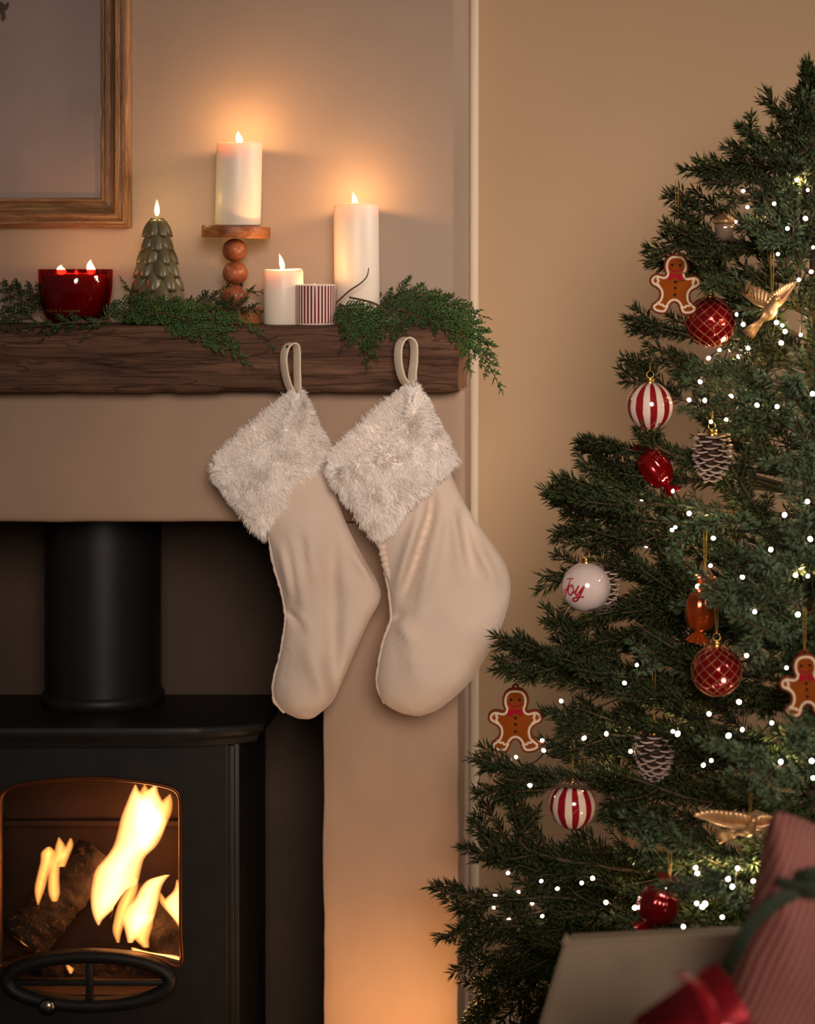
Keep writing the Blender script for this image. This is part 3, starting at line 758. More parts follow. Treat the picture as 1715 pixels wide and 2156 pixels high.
# olive wax tree candle
def tree_candle():
    Y = -0.095; s = S(Y); c = P(331, 640, Y); c[2] = ZM + 0.0005; H = P(0, 459, Y)[2] - c[2]
    t = thing('tree_candle', c, 'olive green wax candle shaped like a fir tree with layered scales', 'candle')
    r0, r1 = 52 / s, 15 / s
    rad = lambda z: r0 + (r1 - r0) * z / H
    obj('wax_body', lathe([(0, 0), (r0 * .98, 0), (r0, 0.004), (rad(H * .5) * .96, H * .5), (r1 * 1.02, H - 0.002), (r1 * .94, H), (0, H)], 48, c), M['greenwax'], t)
    # petal: convex tongue
    nx, nz = 9, 8; V = []; Fc = []
    for side in (0, 1):
        for j in range(nz):
            tz = j / (nz - 1)
            for i in range(nx):
                x = -1 + 2 * i / (nx - 1); w = (0.62 + 0.38 * math.sin(min(1, tz * 1.25) * math.pi / 2)) * (1 if tz < .62 else math.sqrt(max(0, 1 - ((tz - .62) / .385) ** 2)))
                bul = (1 - x * x) ** 0.5
                y = 0.10 + 0.50 * tz - 0.34 * x * x * w * w
                y = y + (0.13 * bul * math.sin(math.pi * min(1, tz * 0.9 + 0.1)) if side == 0 else -0.20 - 0.25 * tz)
                V.append((x * w * 0.62, y, -tz * 1.45 + (0.05 * bul if side else 0)))
        b = side * nx * nz
        for j in range(nz - 1):
            for i in range(nx - 1):
                q = (b + j * nx + i, b + j * nx + i + 1, b + (j + 1) * nx + i + 1, b + (j + 1) * nx + i)
                Fc.append(q[::-1] if side == 0 else q)
    N = nx * nz
    for i in range(nx - 1):
        Fc.append((i, i + 1, N + i + 1, N + i)); Fc.append(((nz - 1) * nx + i, N + (nz - 1) * nx + i, N + (nz - 1) * nx + i + 1, (nz - 1) * nx + i + 1))
    for j in range(nz - 1):
        Fc.append((j * nx, N + j * nx, N + (j + 1) * nx, (j + 1) * nx)); Fc.append((j * nx + nx - 1, (j + 1) * nx + nx - 1, N + (j + 1) * nx + nx - 1, N + j * nx + nx - 1))
    me = mesh_data('petal', V, Fc); me.materials.append(M['greenwax'])
    rows = 8
    for k in range(rows):
        f = k / (rows - 1); z = H * 0.985 - H * 0.79 * f ** 0.97; R = rad(z); n = 6 if k < 3 else 7
        size = 0.0185 + 0.0105 * f; hz = min(1.12, (z - 0.0006) / (1.45 * size))
        for i in range(n):
            a = 2 * math.pi * (i + 0.5 * (k % 2)) / n + 0.2
            Mx = Matrix.Translation((c[0] + (R - 0.003) * math.cos(a), c[1] + (R - 0.003) * math.sin(a), c[2] + z)) @ Matrix.Rotation(a - math.pi / 2, 4, 'Z') @ Matrix.Diagonal((size * 1.08, size * 1.5, size * hz, 1))
            inst('petal', me, Mx, t)
    flame_part(t, c + np.array([-0.0005, 0, H]), 0.030, 0.0052, (0, 0), 0.20, 0.006, (1.0, 0.66, 0.22))
tree_candle()
# ------------------------------------------------------------------ stockings
def fabric_mat():
    m, nt, out = newmat('cream_velvet'); b = principled(nt, out, 0.75, spec=0.25, sheen=0.35)
    co = coords(nt); nt.links.new(ramp(nt, noise(nt, co, 7, 4), [(0.3, lin((212, 190, 173))), (0.7, lin((224, 203, 187)))]), b.inputs['Base Color'])
    b.inputs['Sheen Roughness'].default_value = 0.4
    n1 = bumpn(nt, noise(nt, co, 16, 3, 0.5, 1.0), 0.25, 0.010, b); bumpn(nt, noise(nt, co, 900, 2), 0.15, 0.0006, b, n1)
    return m
M['velvet'] = fabric_mat()
def fur_mat():
    m, nt, out = newmat('white_fur')
    a = nd(nt, 'ShaderNodeBsdfDiffuse'); a.inputs[0].default_value = (*lin((253, 247, 242)), 1)
    t = nd(nt, 'ShaderNodeBsdfTranslucent'); t.inputs[0].default_value = (*lin((253, 247, 242)), 1)
    x = nd(nt, 'ShaderNodeMixShader'); x.inputs[0].default_value = 0.14
    nt.links.new(a.outputs[0], x.inputs[1]); nt.links.new(t.outputs[0], x.inputs[2]); nt.links.new(x.outputs[0], out.inputs['Surface']); return m
M['fur'] = fur_mat()
M['fleece'] = mat('white_fleece', (252, 245, 240), None, 0.9, spec=0.1)
M['tape'] = mat('cream_tape', (216, 198, 176), (224, 206, 186), 0.8, 40, bump=0.2, bscale=300)

def cuff_surface(A, B, A2, B2, Yc, dep, w, th, drop, bulge, extra=None):
    """A right rim end, B left rim end, A2 / B2 the lower ends (pixels); w along, th around -> world"""
    A, B, A2, B2 = (np.array(x, float) for x in (A, B, A2, B2))
    w = np.asarray(w)[..., None]; c = np.cos(th)[..., None]; s = np.sin(th)[..., None]
    mid = (A + B) / 2 * (1 - w) + (A2 + B2) / 2 * w
    half = (A - B) / 2 * (1 - w) + (A2 - B2) / 2 * w
    axis = (A2 + B2 - A - B) / 2
    uv = mid + np.sign(c) * np.abs(c) ** 0.85 * half + axis * (np.clip(s, 0, 1) * (1 - w) * drop - np.clip(-s, 0, 1) * (1 - w) * drop * 0.35)
    d = dep * (0.80 + 0.35 * np.sin(np.pi * np.clip(w, 0, 1)))
    y = Yc - s[..., 0] * d[..., 0] * bulge
    if extra is not None: y = y + extra(uv)
    dd = y - CY
    return np.stack([CX + (uv[..., 0] - PU) * dd / F, y, CZ - (uv[..., 1] - PV) * dd / F], -1)
def strands(root, d, down, L, W, nrm, bend=0.35):
    n = len(root); d = d / np.linalg.norm(d, axis=1, keepdims=True)
    side = np.cross(d, nrm + 0.35 * rng.normal(size=(n, 3))); side /= np.linalg.norm(side, axis=1, keepdims=True)
    cols = []
    for t, wv in ((0, 1.0), (0.4, 0.9), (0.75, 0.6)):
        p = root + d * (L * t)[:, None] + down * (bend * L * t * t)[:, None]
        cols += [p - side * (W * wv / 2)[:, None], p + side * (W * wv / 2)[:, None]]
    cols.append(root + d * L[:, None] + down * (bend * L)[:, None])
    V = np.stack(cols, 1).reshape(-1, 3)
    T = np.array([[0, 1, 3], [0, 3, 2], [2, 3, 5], [2, 5, 4], [4, 5, 6]])
    return V, (np.arange(n)[:, None, None] * 7 + T[None]).reshape(-1, 3)
def ribbon(path, wv, width, thick):
    path = np.asarray(path, float); t = np.gradient(path, axis=0); t /= np.linalg.norm(t, axis=1, keepdims=True)
    wv = np.broadcast_to(np.asarray(wv, float), path.shape); w = wv - t * (wv * t).sum(1, keepdims=True); w /= np.linalg.norm(w, axis=1, keepdims=True)
    n = np.cross(t, w); prof = [(-.5, -.35), (-.42, -.5), (.42, -.5), (.5, -.35), (.5, .35), (.42, .5), (-.42, .5), (-.5, .35)]
    V = np.stack([path + w * (a * width) + n * (b * thick) for a, b in prof], 1); k = len(prof); m = len(path)
    Fc = [(i * k + j, i * k + (j + 1) % k, (i + 1) * k + (j + 1) % k, (i + 1) * k + j) for i in range(m - 1) for j in range(k)]
    Fc += [tuple(range(k))[::-1], tuple((m - 1) * k + j for j in range(k))]
    return V.reshape(-1, 3), Fc

def stocking(label, A, B, A2, B2, Yc, dep, Lp, Rp, Ys, Ds, folds, loop, nail_uv, seam, extra, nlab, nstr=72000):
    base = P(*Rp[-1], Yc)
    t = thing('christmas_stocking', base, label, 'stocking', 'fur cuffed stockings hanging from the mantel')
    body = rowshape(Lp, Rp, Ys, Ds, 90, 64, folds, 0.9)
    V = body[0]; V = V + np.stack([np.zeros(len(V)), vnoise(V * 22, 3) * 0.0022 + vnoise(V * 50, 4) * 0.0008, np.zeros(len(V))], -1)
    obj('body', (V, body[1]), M['velvet'], t)
    for sp, r in seam:
        pts = catmull(np.array([P(*q) for q in sp]), 70)
        pts = pts + np.stack([vnoise(pts * 160, 5) * 0.0012, np.zeros(70), np.zeros(70)], -1)
        obj('seam', tube(pts, r * (1 + 0.25 * vnoise(pts * 220, 6)), 10), M['velvet'], t)
    # cuff: closed fabric band
    nw, nt_ = 26, 72
    ww, tt = np.meshgrid(np.linspace(0, 1, nw), np.linspace(0, 2 * np.pi, nt_, endpoint=False), indexing='ij')
    Vo = cuff_surface(A, B, A2, B2, Yc, dep, ww, tt, 0.25, 1.0, extra)
    wi, ti = np.meshgrid(np.linspace(0, 0.45, 8), np.linspace(0, 2 * np.pi, nt_, endpoint=False), indexing='ij')
    Ai, Bi = np.array(A) * .93 + np.array(B) * .07, np.array(B) * .93 + np.array(A) * .07
    A2i, B2i = np.array(A2) * .85 + np.array(B2) * .15, np.array(B2) * .85 + np.array(A2) * .15
    Vi = cuff_surface(Ai, Bi, A2i, B2i, Yc, dep, wi, ti, 0.25, 0.62)
    Vc = np.concatenate([Vo[::-1].reshape(-1, 3), Vi.reshape(-1, 3)]); rows = nw + 8
    Fc = [(i * nt_ + k, i * nt_ + (k + 1) % nt_, (i + 1) * nt_ + (k + 1) % nt_, (i + 1) * nt_ + k) for i in range(rows - 1) for k in range(nt_)]
    Fc.append(tuple((rows - 1) * nt_ + k for k in range(nt_)))
    cf = obj('cuff', (Vc, Fc), M['fleece'], t)
    # fur
    n1 = int(nstr * 0.84); n2 = nstr - n1
    w = rng.random(n1) ** 0.92; th = rng.random(n1) * 2 * np.pi
    keep = (np.sin(th) > -0.35) | (rng.random(n1) < 0.45); w, th = w[keep], th[keep]
    e = 1e-3
    p0 = cuff_surface(A, B, A2, B2, Yc, dep, w, th, .25, 1, extra); pw = cuff_surface(A, B, A2, B2, Yc, dep, w + e, th, .25, 1, extra); pt = cuff_surface(A, B, A2, B2, Yc, dep, w, th + e, .25, 1, extra)
    dw = pw - p0; dw /= np.linalg.norm(dw, axis=1, keepdims=True); nn = np.cross(pt - p0, dw); nn /= np.linalg.norm(nn, axis=1, keepdims=True) + 1e-12
    cen = cuff_surface(A, B, A2, B2, Yc, dep, w, th * 0, 0, 0)  # orientation test against the axis
    mid = P(*((np.array(A) + np.array(B) + np.array(A2) + np.array(B2)) / 4), Yc)
    flip = np.sign(((p0 - mid) * nn).sum(1)); nn *= np.where(flip == 0, 1, flip)[:, None]
    q = p0 * 95; cl = np.stack([vnoise(q, 31), vnoise(q + 7, 32), vnoise(q + 13, 33)], -1)
    q2 = p0 * 38; cl2 = np.stack([vnoise(q2, 41), vnoise(q2 + 7, 42), vnoise(q2 + 13, 43)], -1)
    rimk = np.clip(1 - w / 0.10, 0, 1)[:, None]; lowk = np.clip((w - 0.88) / 0.12, 0, 1)[:, None]
    d = nn * 0.34 + dw * (0.25 - 0.9 * rimk + 0.6 * lowk) + cl * 0.62 + cl2 * 0.5 + rng.normal(size=p0.shape) * 0.2
    neg = (d * nn).sum(1); d = d + nn * np.clip(0.18 - neg, 0, 2)[:, None]
    L = 0.0145 * (0.65 + 0.5 * rng.random(len(w))) * (1 + 0.25 * cl2[:, 0])
    V1, F1 = strands(p0 - nn * 0.001, d, np.array([0, 0, -1.0])[None] * 0.5 + dw * 0.5, L, 0.0009 + 0.0008 * rng.random(len(w)), nn)
    # fur inside the mouth
    w = rng.random(n2) * 0.4; th = rng.random(n2) * 2 * np.pi
    p0 = cuff_surface(Ai, Bi, A2i, B2i, Yc, dep, w, th, .25, .62); pw = cuff_surface(Ai, Bi, A2i, B2i, Yc, dep, w + e, th, .25, .62)
    dw = pw - p0; dw /= np.linalg.norm(dw, axis=1, keepdims=True)
    axp = cuff_surface(Ai, Bi, A2i, B2i, Yc, dep, w, th, .25, 0.0) - p0; axp /= np.linalg.norm(axp, axis=1, keepdims=True) + 1e-9
    d = axp * 0.5 - dw * 0.7 + rng.normal(size=p0.shape) * 0.3
    V2, F2 = strands(p0, d, -dw * 0.3, 0.013 * (0.7 + 0.5 * rng.random(n2)), 0.0008 + 0.0006 * rng.random(n2), axp)
    fo = obj('fur', (np.concatenate([V1, V2]), np.concatenate([F1, F2 + len(V1)])), M['fur'], cf); fo['kind'] = 'stuff'
    # hanging loop
    lp = catmull(np.array([P(*q) for q in loop]), 48)
    obj('hanging_loop', ribbon(lp, (0.62, -0.78, 0), 0.022, 0.0034), M['tape'], t)
    # nail in the beam
    a = P(*nail_uv, -0.196); b2 = P(*nail_uv, -0.238)
    b2[0] = a[0]; b2[2] = a[2] + 0.002
    props(obj('nail', join([tube([a, b2], 0.0012, 8), lathe([(0, -0.0006), (0.0028, -0.0005), (0.0028, 0.0005), (0, 0.0006)], 12, b2, (0, -1, 0))]), M['nail'], origin=a), nlab, 'nail', 'nails in the mantel beam')

# left stocking (hangs nearer the beam)
stocking('cream velvet stocking with white fur cuff, the left one, beside the stove pipe',
    (632, 824), (446, 985), (684, 940), (548, 1120), -0.244, 0.034,
    [(520, 1040), (560, 1120), (576, 1190), (594, 1250), (600, 1300), (592, 1365), (577, 1430), (576, 1465), (592, 1494), (622, 1511), (640, 1514)],
    [(690, 970), (722, 1085), (762, 1170), (794, 1225), (800, 1262), (775, 1310), (748, 1370), (722, 1430), (700, 1476), (668, 1506), (652, 1514)],
    [-0.240, -0.240, -0.236, -0.234, -0.234, -0.236, -0.240, -0.242, -0.242, -0.240, -0.240],
    [0.024, 0.028, 0.030, 0.031, 0.032, 0.036, 0.040, 0.040, 0.034, 0.018, 0.004],
    [((590, 1150), (612, 1265), 9, 0.007), ((615, 1130), (640, 1290), 10, 0.006), ((650, 1110), (662, 1230), 12, 0.006), ((600, 1285), (645, 1325), 7, -0.007), ((620, 1290), (660, 1335), 9, 0.005),
     ((640, 1350), (690, 1480), 18, 0.006), ((700, 1120), (702, 1470), 16, -0.010), ((735, 1150), (790, 1235), 12, 0.005)],
    [(614, 826, -0.235), (606, 808, -0.236), (599, 780, -0.237), (597, 752, -0.236), (602, 732, -0.232), (612, 724, -0.228), (622, 727, -0.226), (625, 742, -0.226), (625, 775, -0.228), (626, 800, -0.231), (626, 822, -0.234)],
    (613, 731), [([(566, 1130, -0.243), (577, 1190, -0.240), (595, 1255, -0.238), (601, 1305, -0.238), (592, 1370, -0.24), (577, 1435, -0.243), (578, 1475, -0.244), (600, 1500, -0.244)], 0.0032)],
    lambda uv: 0.010 * np.exp(-(((uv[..., 0] - 640) + (uv[..., 1] - 960) * 0.35) / 26) ** 2), 'small iron nail holding the loop of the left stocking')
# right stocking (in front)
stocking('cream velvet stocking with white fur cuff, the right one, overlapping its neighbour',
    (876, 812), (683, 985), (952, 965), (796, 1132), -0.296, 0.040,
    [(770, 1060), (797, 1140), (808, 1200), (820, 1255), (822, 1305), (806, 1352), (796, 1405), (793, 1440), (806, 1478), (840, 1500), (870, 1508)],
    [(930, 940), (958, 1020), (996, 1090), (1040, 1150), (1066, 1195), (1074, 1240), (1062, 1300), (1030, 1370), (985, 1440), (925, 1492), (885, 1508)],
    [-0.288, -0.286, -0.282, -0.280, -0.280, -0.280, -0.280, -0.280, -0.280, -0.278, -0.276],
    [0.026, 0.030, 0.034, 0.038, 0.040, 0.044, 0.046, 0.046, 0.040, 0.026, 0.004],
    [((890, 1060), (830, 1250), 11, 0.008), ((915, 1050), (850, 1260), 9, -0.009), ((935, 1060), (880, 1300), 12, 0.007), ((950, 1060), (975, 1220), 10, 0.006), ((910, 1010), (900, 1120), 9, -0.006),
     ((970, 1080), (1000, 1210), 10, -0.006), ((830, 1300), (875, 1360), 12, 0.006), ((1000, 1140), (1045, 1230), 9, 0.005), ((850, 1320), (890, 1460), 20, 0.004), ((822, 1310), (850, 1290), 9, -0.006)],
    [(858, 812, -0.255), (846, 795, -0.250), (839, 768, -0.246), (838, 740, -0.240), (842, 722, -0.234), (852, 712, -0.228), (864, 715, -0.226), (871, 728, -0.226), (871, 758, -0.230), (868, 785, -0.242), (868, 806, -0.252)],
    (856, 719), [([(799, 1140, -0.291), (810, 1200, -0.287), (821, 1255, -0.286), (823, 1305, -0.285), (807, 1352, -0.285), (797, 1405, -0.285), (794, 1440, -0.285), (810, 1480, -0.284)], 0.0034),
                 ([(801, 1140, -0.297), (811, 1185, -0.295), (824, 1218, -0.292)], 0.0065)],
    lambda uv: 0.016 * np.exp(-(((uv[..., 0] - 905) + (uv[..., 1] - 960) * 0.05) / 14) ** 2), 'small iron nail inside the loop of the right stocking')

# ------------------------------------------------------------------ cedar garland
def cedar_mat():
    m, nt, out = newmat('cedar_green'); b = principled(nt, out, 0.55, spec=0.35)
    at = nd(nt, 'ShaderNodeAttribute'); at.attribute_name = 'tint'
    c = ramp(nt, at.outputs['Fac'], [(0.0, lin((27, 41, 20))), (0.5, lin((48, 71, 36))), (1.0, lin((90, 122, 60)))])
    nt.links.new(c, b.inputs['Base Color']); b.inputs['Transmission Weight'].default_value = 0
    return m
M['cedar'] = cedar_mat()
def set_tint(o, vals):
    a = o.data.attributes.new('tint', 'FLOAT', 'POINT'); a.data.foreach_set('value', np.asarray(vals, dtype=np.float32))
def spray(path_px, lside, tint, parent, seed, tilt=0.0, droop=0.0):
    g = np.random.default_rng(seed)
    pts = catmull(np.array([P(*q) for q in path_px]), 60)
    seg = np.linalg.norm(np.diff(pts, axis=0), axis=1); cum = np.concatenate([[0], np.cumsum(seg)]); L = cum[-1]
    Nrm = np.array([0.15 * g.normal(), -0.8, 0.55 + tilt]); Nrm /= np.linalg.norm(Nrm)
    at = lambda s: np.array([np.interp(s, cum, pts[:, k]) for k in range(3)])
    tan = lambda s: (at(min(s + .004, L)) - at(max(s - .004, 0)))
    Bs, Ds, Ls, Ws = [], [], [], []
    def leafrow(p0, d0, l, nrm, lvl):
        nst = max(2, int(l / 0.0060)); p = p0.copy(); d = d0.copy(); sd = 1
        for k in range(nst):
            q = k / nst
            Bs.append(p); Ds.append(d); Ls.append(l / nst * 1.7); Ws.append(0.0031 * (1 - .45 * q))
            s = np.cross(d, nrm); s /= np.linalg.norm(s) + 1e-9
            if lvl == 1:
                for sgn in (1, -1):
                    l2 = min(0.020, l * 0.42) * (1 - 0.75 * q) * (0.7 + 0.5 * g.random())
                    if l2 > 0.004:
                        dd = d * 0.78 + s * sgn * 0.66 + nrm * g.normal() * 0.16
                        leafrow(p, dd / np.linalg.norm(dd), l2, nrm, 2)
            else:
                if k % 1 == 0:
                    sgn = sd; sd = -sd
                    dd = d * 0.85 + s * sgn * 0.55 + nrm * g.normal() * 0.1
                    Bs.append(p); Ds.append(dd); Ls.append(0.0072 * (1 - .4 * q)); Ws.append(0.0027)
            p = p + d * (l / nst)
            d = d + np.array([0, 0, -1]) * droop * 0.05 + g.normal(size=3) * 0.05; d /= np.linalg.norm(d)
    s = 0.006; sd = 1
    while s < L:
        q = s / L; t = tan(s); t /= np.linalg.norm(t) + 1e-9
        side = np.cross(t, Nrm); side /= np.linalg.norm(side) + 1e-9
        l = lside * (0.35 + 0.75 * math.sin(math.pi * min(1, 0.18 + q * 0.72))) * (1 - q) ** 0.35 * (0.75 + 0.45 * g.random())
        d = t * 0.72 + side * sd * 0.69 + Nrm * g.normal() * 0.14
        leafrow(at(s), d / np.linalg.norm(d), max(l, 0.008), Nrm, 1)
        sd = -sd; s += 0.0112 * (0.8 + 0.4 * g.random())
    leafrow(pts[-4], (pts[-1] - pts[-4]) / np.linalg.norm(pts[-1] - pts[-4]), 0.016, Nrm, 2)
    V, Fc = spindles(np.array(Bs), np.array(Ds), np.array(Ls), np.array(Ws))
    # keep the foliage out of the timber: above the shelf, or in front of it
    inb = (V[:, 0] < beam_x1 + 0.002) & (V[:, 2] < ZM + 0.001) & (V[:, 1] > beam_front - 0.005)
    up = inb & (V[:, 1] > beam_front + 0.012)
    V[up, 2] = ZM + 0.001 + 0.003 * g.random(up.sum())
    fr = inb & ~up; V[fr, 1] = beam_front - 0.005 - 0.004 * g.random(fr.sum())
    o = obj('foliage_spray', (V, Fc), M['cedar'], parent, smooth=False)
    n = len(Bs); set_tint(o, np.repeat(np.clip(tint + 0.16 * g.normal(size=n), 0, 1), 5))
    obj('stem', tube(pts[::3], np.linspace(0.0018, 0.0006, 20), 6), M['bark'], o)
gar = thing('cedar_garland', (P(500, 0, -0.1)[0], -0.1, ZM), 'dark green cedar garland lying along the mantel and drooping over its front', 'garland')
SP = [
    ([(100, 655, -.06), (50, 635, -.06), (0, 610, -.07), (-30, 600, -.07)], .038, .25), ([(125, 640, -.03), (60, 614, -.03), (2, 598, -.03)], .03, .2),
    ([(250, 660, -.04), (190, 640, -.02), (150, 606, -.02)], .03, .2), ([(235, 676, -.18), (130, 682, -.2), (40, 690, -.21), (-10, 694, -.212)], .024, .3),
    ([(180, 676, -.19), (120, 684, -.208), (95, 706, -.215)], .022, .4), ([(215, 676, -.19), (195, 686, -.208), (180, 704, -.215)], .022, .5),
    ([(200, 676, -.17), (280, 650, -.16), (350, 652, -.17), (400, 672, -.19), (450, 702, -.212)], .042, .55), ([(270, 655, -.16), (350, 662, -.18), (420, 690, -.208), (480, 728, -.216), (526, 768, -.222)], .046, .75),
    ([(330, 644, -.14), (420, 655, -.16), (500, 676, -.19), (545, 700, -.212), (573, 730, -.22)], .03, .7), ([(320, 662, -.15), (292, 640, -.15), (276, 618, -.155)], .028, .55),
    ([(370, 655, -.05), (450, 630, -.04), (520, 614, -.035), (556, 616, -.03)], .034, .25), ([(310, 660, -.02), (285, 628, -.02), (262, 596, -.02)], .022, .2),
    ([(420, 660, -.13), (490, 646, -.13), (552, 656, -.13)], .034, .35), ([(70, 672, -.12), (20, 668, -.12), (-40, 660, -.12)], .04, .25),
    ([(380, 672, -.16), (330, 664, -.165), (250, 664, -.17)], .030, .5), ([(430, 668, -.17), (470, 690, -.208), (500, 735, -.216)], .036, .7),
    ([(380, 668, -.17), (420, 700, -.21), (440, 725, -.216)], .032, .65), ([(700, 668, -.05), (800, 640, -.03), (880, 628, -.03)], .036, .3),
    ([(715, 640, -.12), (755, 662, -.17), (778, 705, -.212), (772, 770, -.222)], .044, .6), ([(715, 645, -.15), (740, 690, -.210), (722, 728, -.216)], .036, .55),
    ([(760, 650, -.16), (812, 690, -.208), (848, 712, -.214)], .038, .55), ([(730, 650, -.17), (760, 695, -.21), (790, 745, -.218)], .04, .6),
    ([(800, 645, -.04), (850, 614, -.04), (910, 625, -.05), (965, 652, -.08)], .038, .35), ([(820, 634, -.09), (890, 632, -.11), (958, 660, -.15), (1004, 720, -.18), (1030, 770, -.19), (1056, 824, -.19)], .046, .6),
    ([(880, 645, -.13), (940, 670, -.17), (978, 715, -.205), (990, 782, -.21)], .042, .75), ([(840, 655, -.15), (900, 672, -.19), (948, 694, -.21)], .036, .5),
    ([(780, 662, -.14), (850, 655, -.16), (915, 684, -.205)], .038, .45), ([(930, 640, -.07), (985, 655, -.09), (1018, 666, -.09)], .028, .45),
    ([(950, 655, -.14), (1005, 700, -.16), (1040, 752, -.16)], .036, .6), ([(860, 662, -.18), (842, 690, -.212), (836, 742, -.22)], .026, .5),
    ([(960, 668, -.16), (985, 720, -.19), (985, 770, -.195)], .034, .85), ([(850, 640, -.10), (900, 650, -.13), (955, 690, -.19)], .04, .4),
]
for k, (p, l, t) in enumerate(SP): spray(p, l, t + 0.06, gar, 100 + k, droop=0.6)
obj('bare_twig', tube(catmull(np.array([P(700, 645, -.13), P(733, 614, -.14), P(758, 597, -.145), P(772, 582, -.145), P(776, 564, -.145)]), 20), np.linspace(0.0016, 0.0008, 20), 6), M['bark'], gar)
obj('bare_twig', tube(catmull(np.array([P(735, 626, -.155), P(768, 633, -.16), P(792, 641, -.162), P(812, 656, -.165)]), 20), np.linspace(0.0015, 0.0022, 20), 6), M['bark'], gar)
# ------------------------------------------------------------------ Christmas tree
TX = P(1712, 0, -0.42)[0]; TY = -0.42
TOPZ = P(0, 80, TY)[2]
def cone_r(z): return 0.60 * np.clip((TOPZ + 0.02 - z) / (TOPZ - 0.35), 0, 1.12)
def cone_Y(u, v, k=0.8):
    """depth of the front of the tree at a pixel"""
    Y = TY
    for _ in range(5):
        p = P(u, v, Y); R = cone_r(p[2]) * k; dx = p[0] - TX
        Y = TY - math.sqrt(max(R * R - dx * dx, 0.0))
    return Y
# ornaments: kind, centre u, v, half sizes (pixels), depth
ORN = [
    ('acorn', 1524, 478, 24, 34, 0.55), ('gingerbread', 1421, 597, 48, 62, 0.0), ('lattice_bauble', 1494, 678, 55, 55, 0.75), ('bird', 1615, 640, 70, 46, 0.7),
    ('striped_bauble', 1368, 855, 51, 51, 0.3), ('candy_red', 1378, 985, 34, 44, 0.35), ('pinecone', 1498, 962, 38, 46, 0.7), ('joy', 1233, 1236, 53, 53, 0.35),
    ('pinecone_back', 1268, 1240, 34, 44, 0.0), ('candy_amber', 1478, 1285, 30, 50, 0.72), ('lattice_bauble', 1508, 1412, 55, 55, 0.72), ('gingerbread', 1085, 1514, 52, 68, 0.25),
    ('gingerbread', 1697, 1441, 50, 66, 0.9), ('pinecone', 1376, 1592, 39, 46, 0.62), ('striped_bauble', 1205, 1695, 51, 51, 0.6), ('bird', 1545, 1740, 86, 34, 0.78), ('candy_red', 1385, 1900, 42, 46, 0.75),
]
BULBS = [(1677,379),(1564,402),(1700,400),(1573,436),(1695,460),(1629,429),(1657,481),(1548,467),(1637,535),(1711,521),(1707,572),(1681,589),(1550,662),(1564,683),(1634,679),(1646,685),(1685,705),(1644,722),(1574,733),(1555,750),(1514,737),(1491,754),(1652,698),
 (1473,804),(1450,842),(1483,843),(1593,853),(1635,856),(1496,888),(1528,884),(1710,829),(1416,1034),(1350,1056),(1450,1081),(1414,1116),(1421,1110),(1501,1133),(1360,1150),(1651,1084),(1699,1056),(1705,1135),(1622,1157),(1674,1211),(1700,1213),(1495,1191),(1469,1234),(1562,1215),(1679,1294),(1588,1288),(1538,835),
 (1181,1476),(1340,1400),(1314,1438),(1571,1380),(1555,1478),(1492,1503),(1276,1545),(1229,1554),(1327,1582),(1416,1540),(1426,1545),(1086,1594),(1144,1580),(1141,1559),(1115,1653),(1480,1611),(1497,1601),(1562,1536),(1624,1522),(1533,1549),(1643,1604),(1708,1602),(1711,1638),(1655,1406),
 (1069,1838),(1139,1855),(1173,1871),(1224,1859),(1247,1849),(1091,1878),(1042,1885),(1120,1902),(1039,1911),(1141,1929),(1071,1938),(1275,1900),(1336,1911),(1464,1827),(1467,1839),(1552,1828),(1532,1850),(1541,1867),(1585,1855),(1466,1902),(1478,1909),(1484,1903),(1520,1931),(1438,1951),(1400,1868)]
KEEP = []
for kd, u, v, a, b, k in ORN:
    Y = cone_Y(u, v, k) if k else TY - 0.02
    if kd == 'pinecone_back': Y = -0.40
    KEEP.append((u, v, a * 0.96, b * 0.96, Y - 0.03))
ORNY = [q[4] + 0.03 for q in KEEP]
BY = [cone_Y(u, v, 0.80) for u, v in BULBS]
for (u, v), Y in zip(BULBS, BY): KEEP.append((u, v, 8, 8, Y))
KU = np.array(KEEP)
def hides(p, margin=0.0):
    """points that would stand in front of an ornament or a bulb"""
    p = np.asarray(p); uv = proj(p); r = np.zeros(len(p), bool)
    for u, v, a, b, Y in KU:
        r |= (((uv[:, 0] - u) / (a + margin)) ** 2 + ((uv[:, 1] - v) / (b + margin)) ** 2 < 1) & (p[:, 1] < Y + 0.02)
    return r
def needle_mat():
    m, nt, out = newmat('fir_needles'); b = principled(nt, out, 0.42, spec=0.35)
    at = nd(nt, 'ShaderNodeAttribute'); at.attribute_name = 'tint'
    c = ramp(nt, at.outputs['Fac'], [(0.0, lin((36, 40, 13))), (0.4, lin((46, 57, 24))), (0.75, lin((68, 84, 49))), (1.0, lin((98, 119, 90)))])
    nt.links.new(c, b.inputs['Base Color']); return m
M['needle'] = needle_mat()
tree = thing('christmas_tree', (TX, TY, 0.0), 'tall green artificial Christmas tree with decorations beside the fireplace', 'christmas tree')
tz = np.linspace(0.02, TOPZ - 0.06, 40)
obj('trunk', tube(np.column_stack([TX + 0.004 * np.sin(tz * 9), np.full(40, TY), tz]), np.interp(tz, [0, 1.4, TOPZ], [0.020, 0.013, 0.004]), 12), M['bark'], tree)
obj('tree_stand', join([lathe([(0, 0), (0.17, 0), (0.165, 0.03), (0.05, 0.05), (0.035, 0.14), (0, 0.14)], 32, (TX, TY, 0.0005))]), M['plastic'], tree, sharp=40)

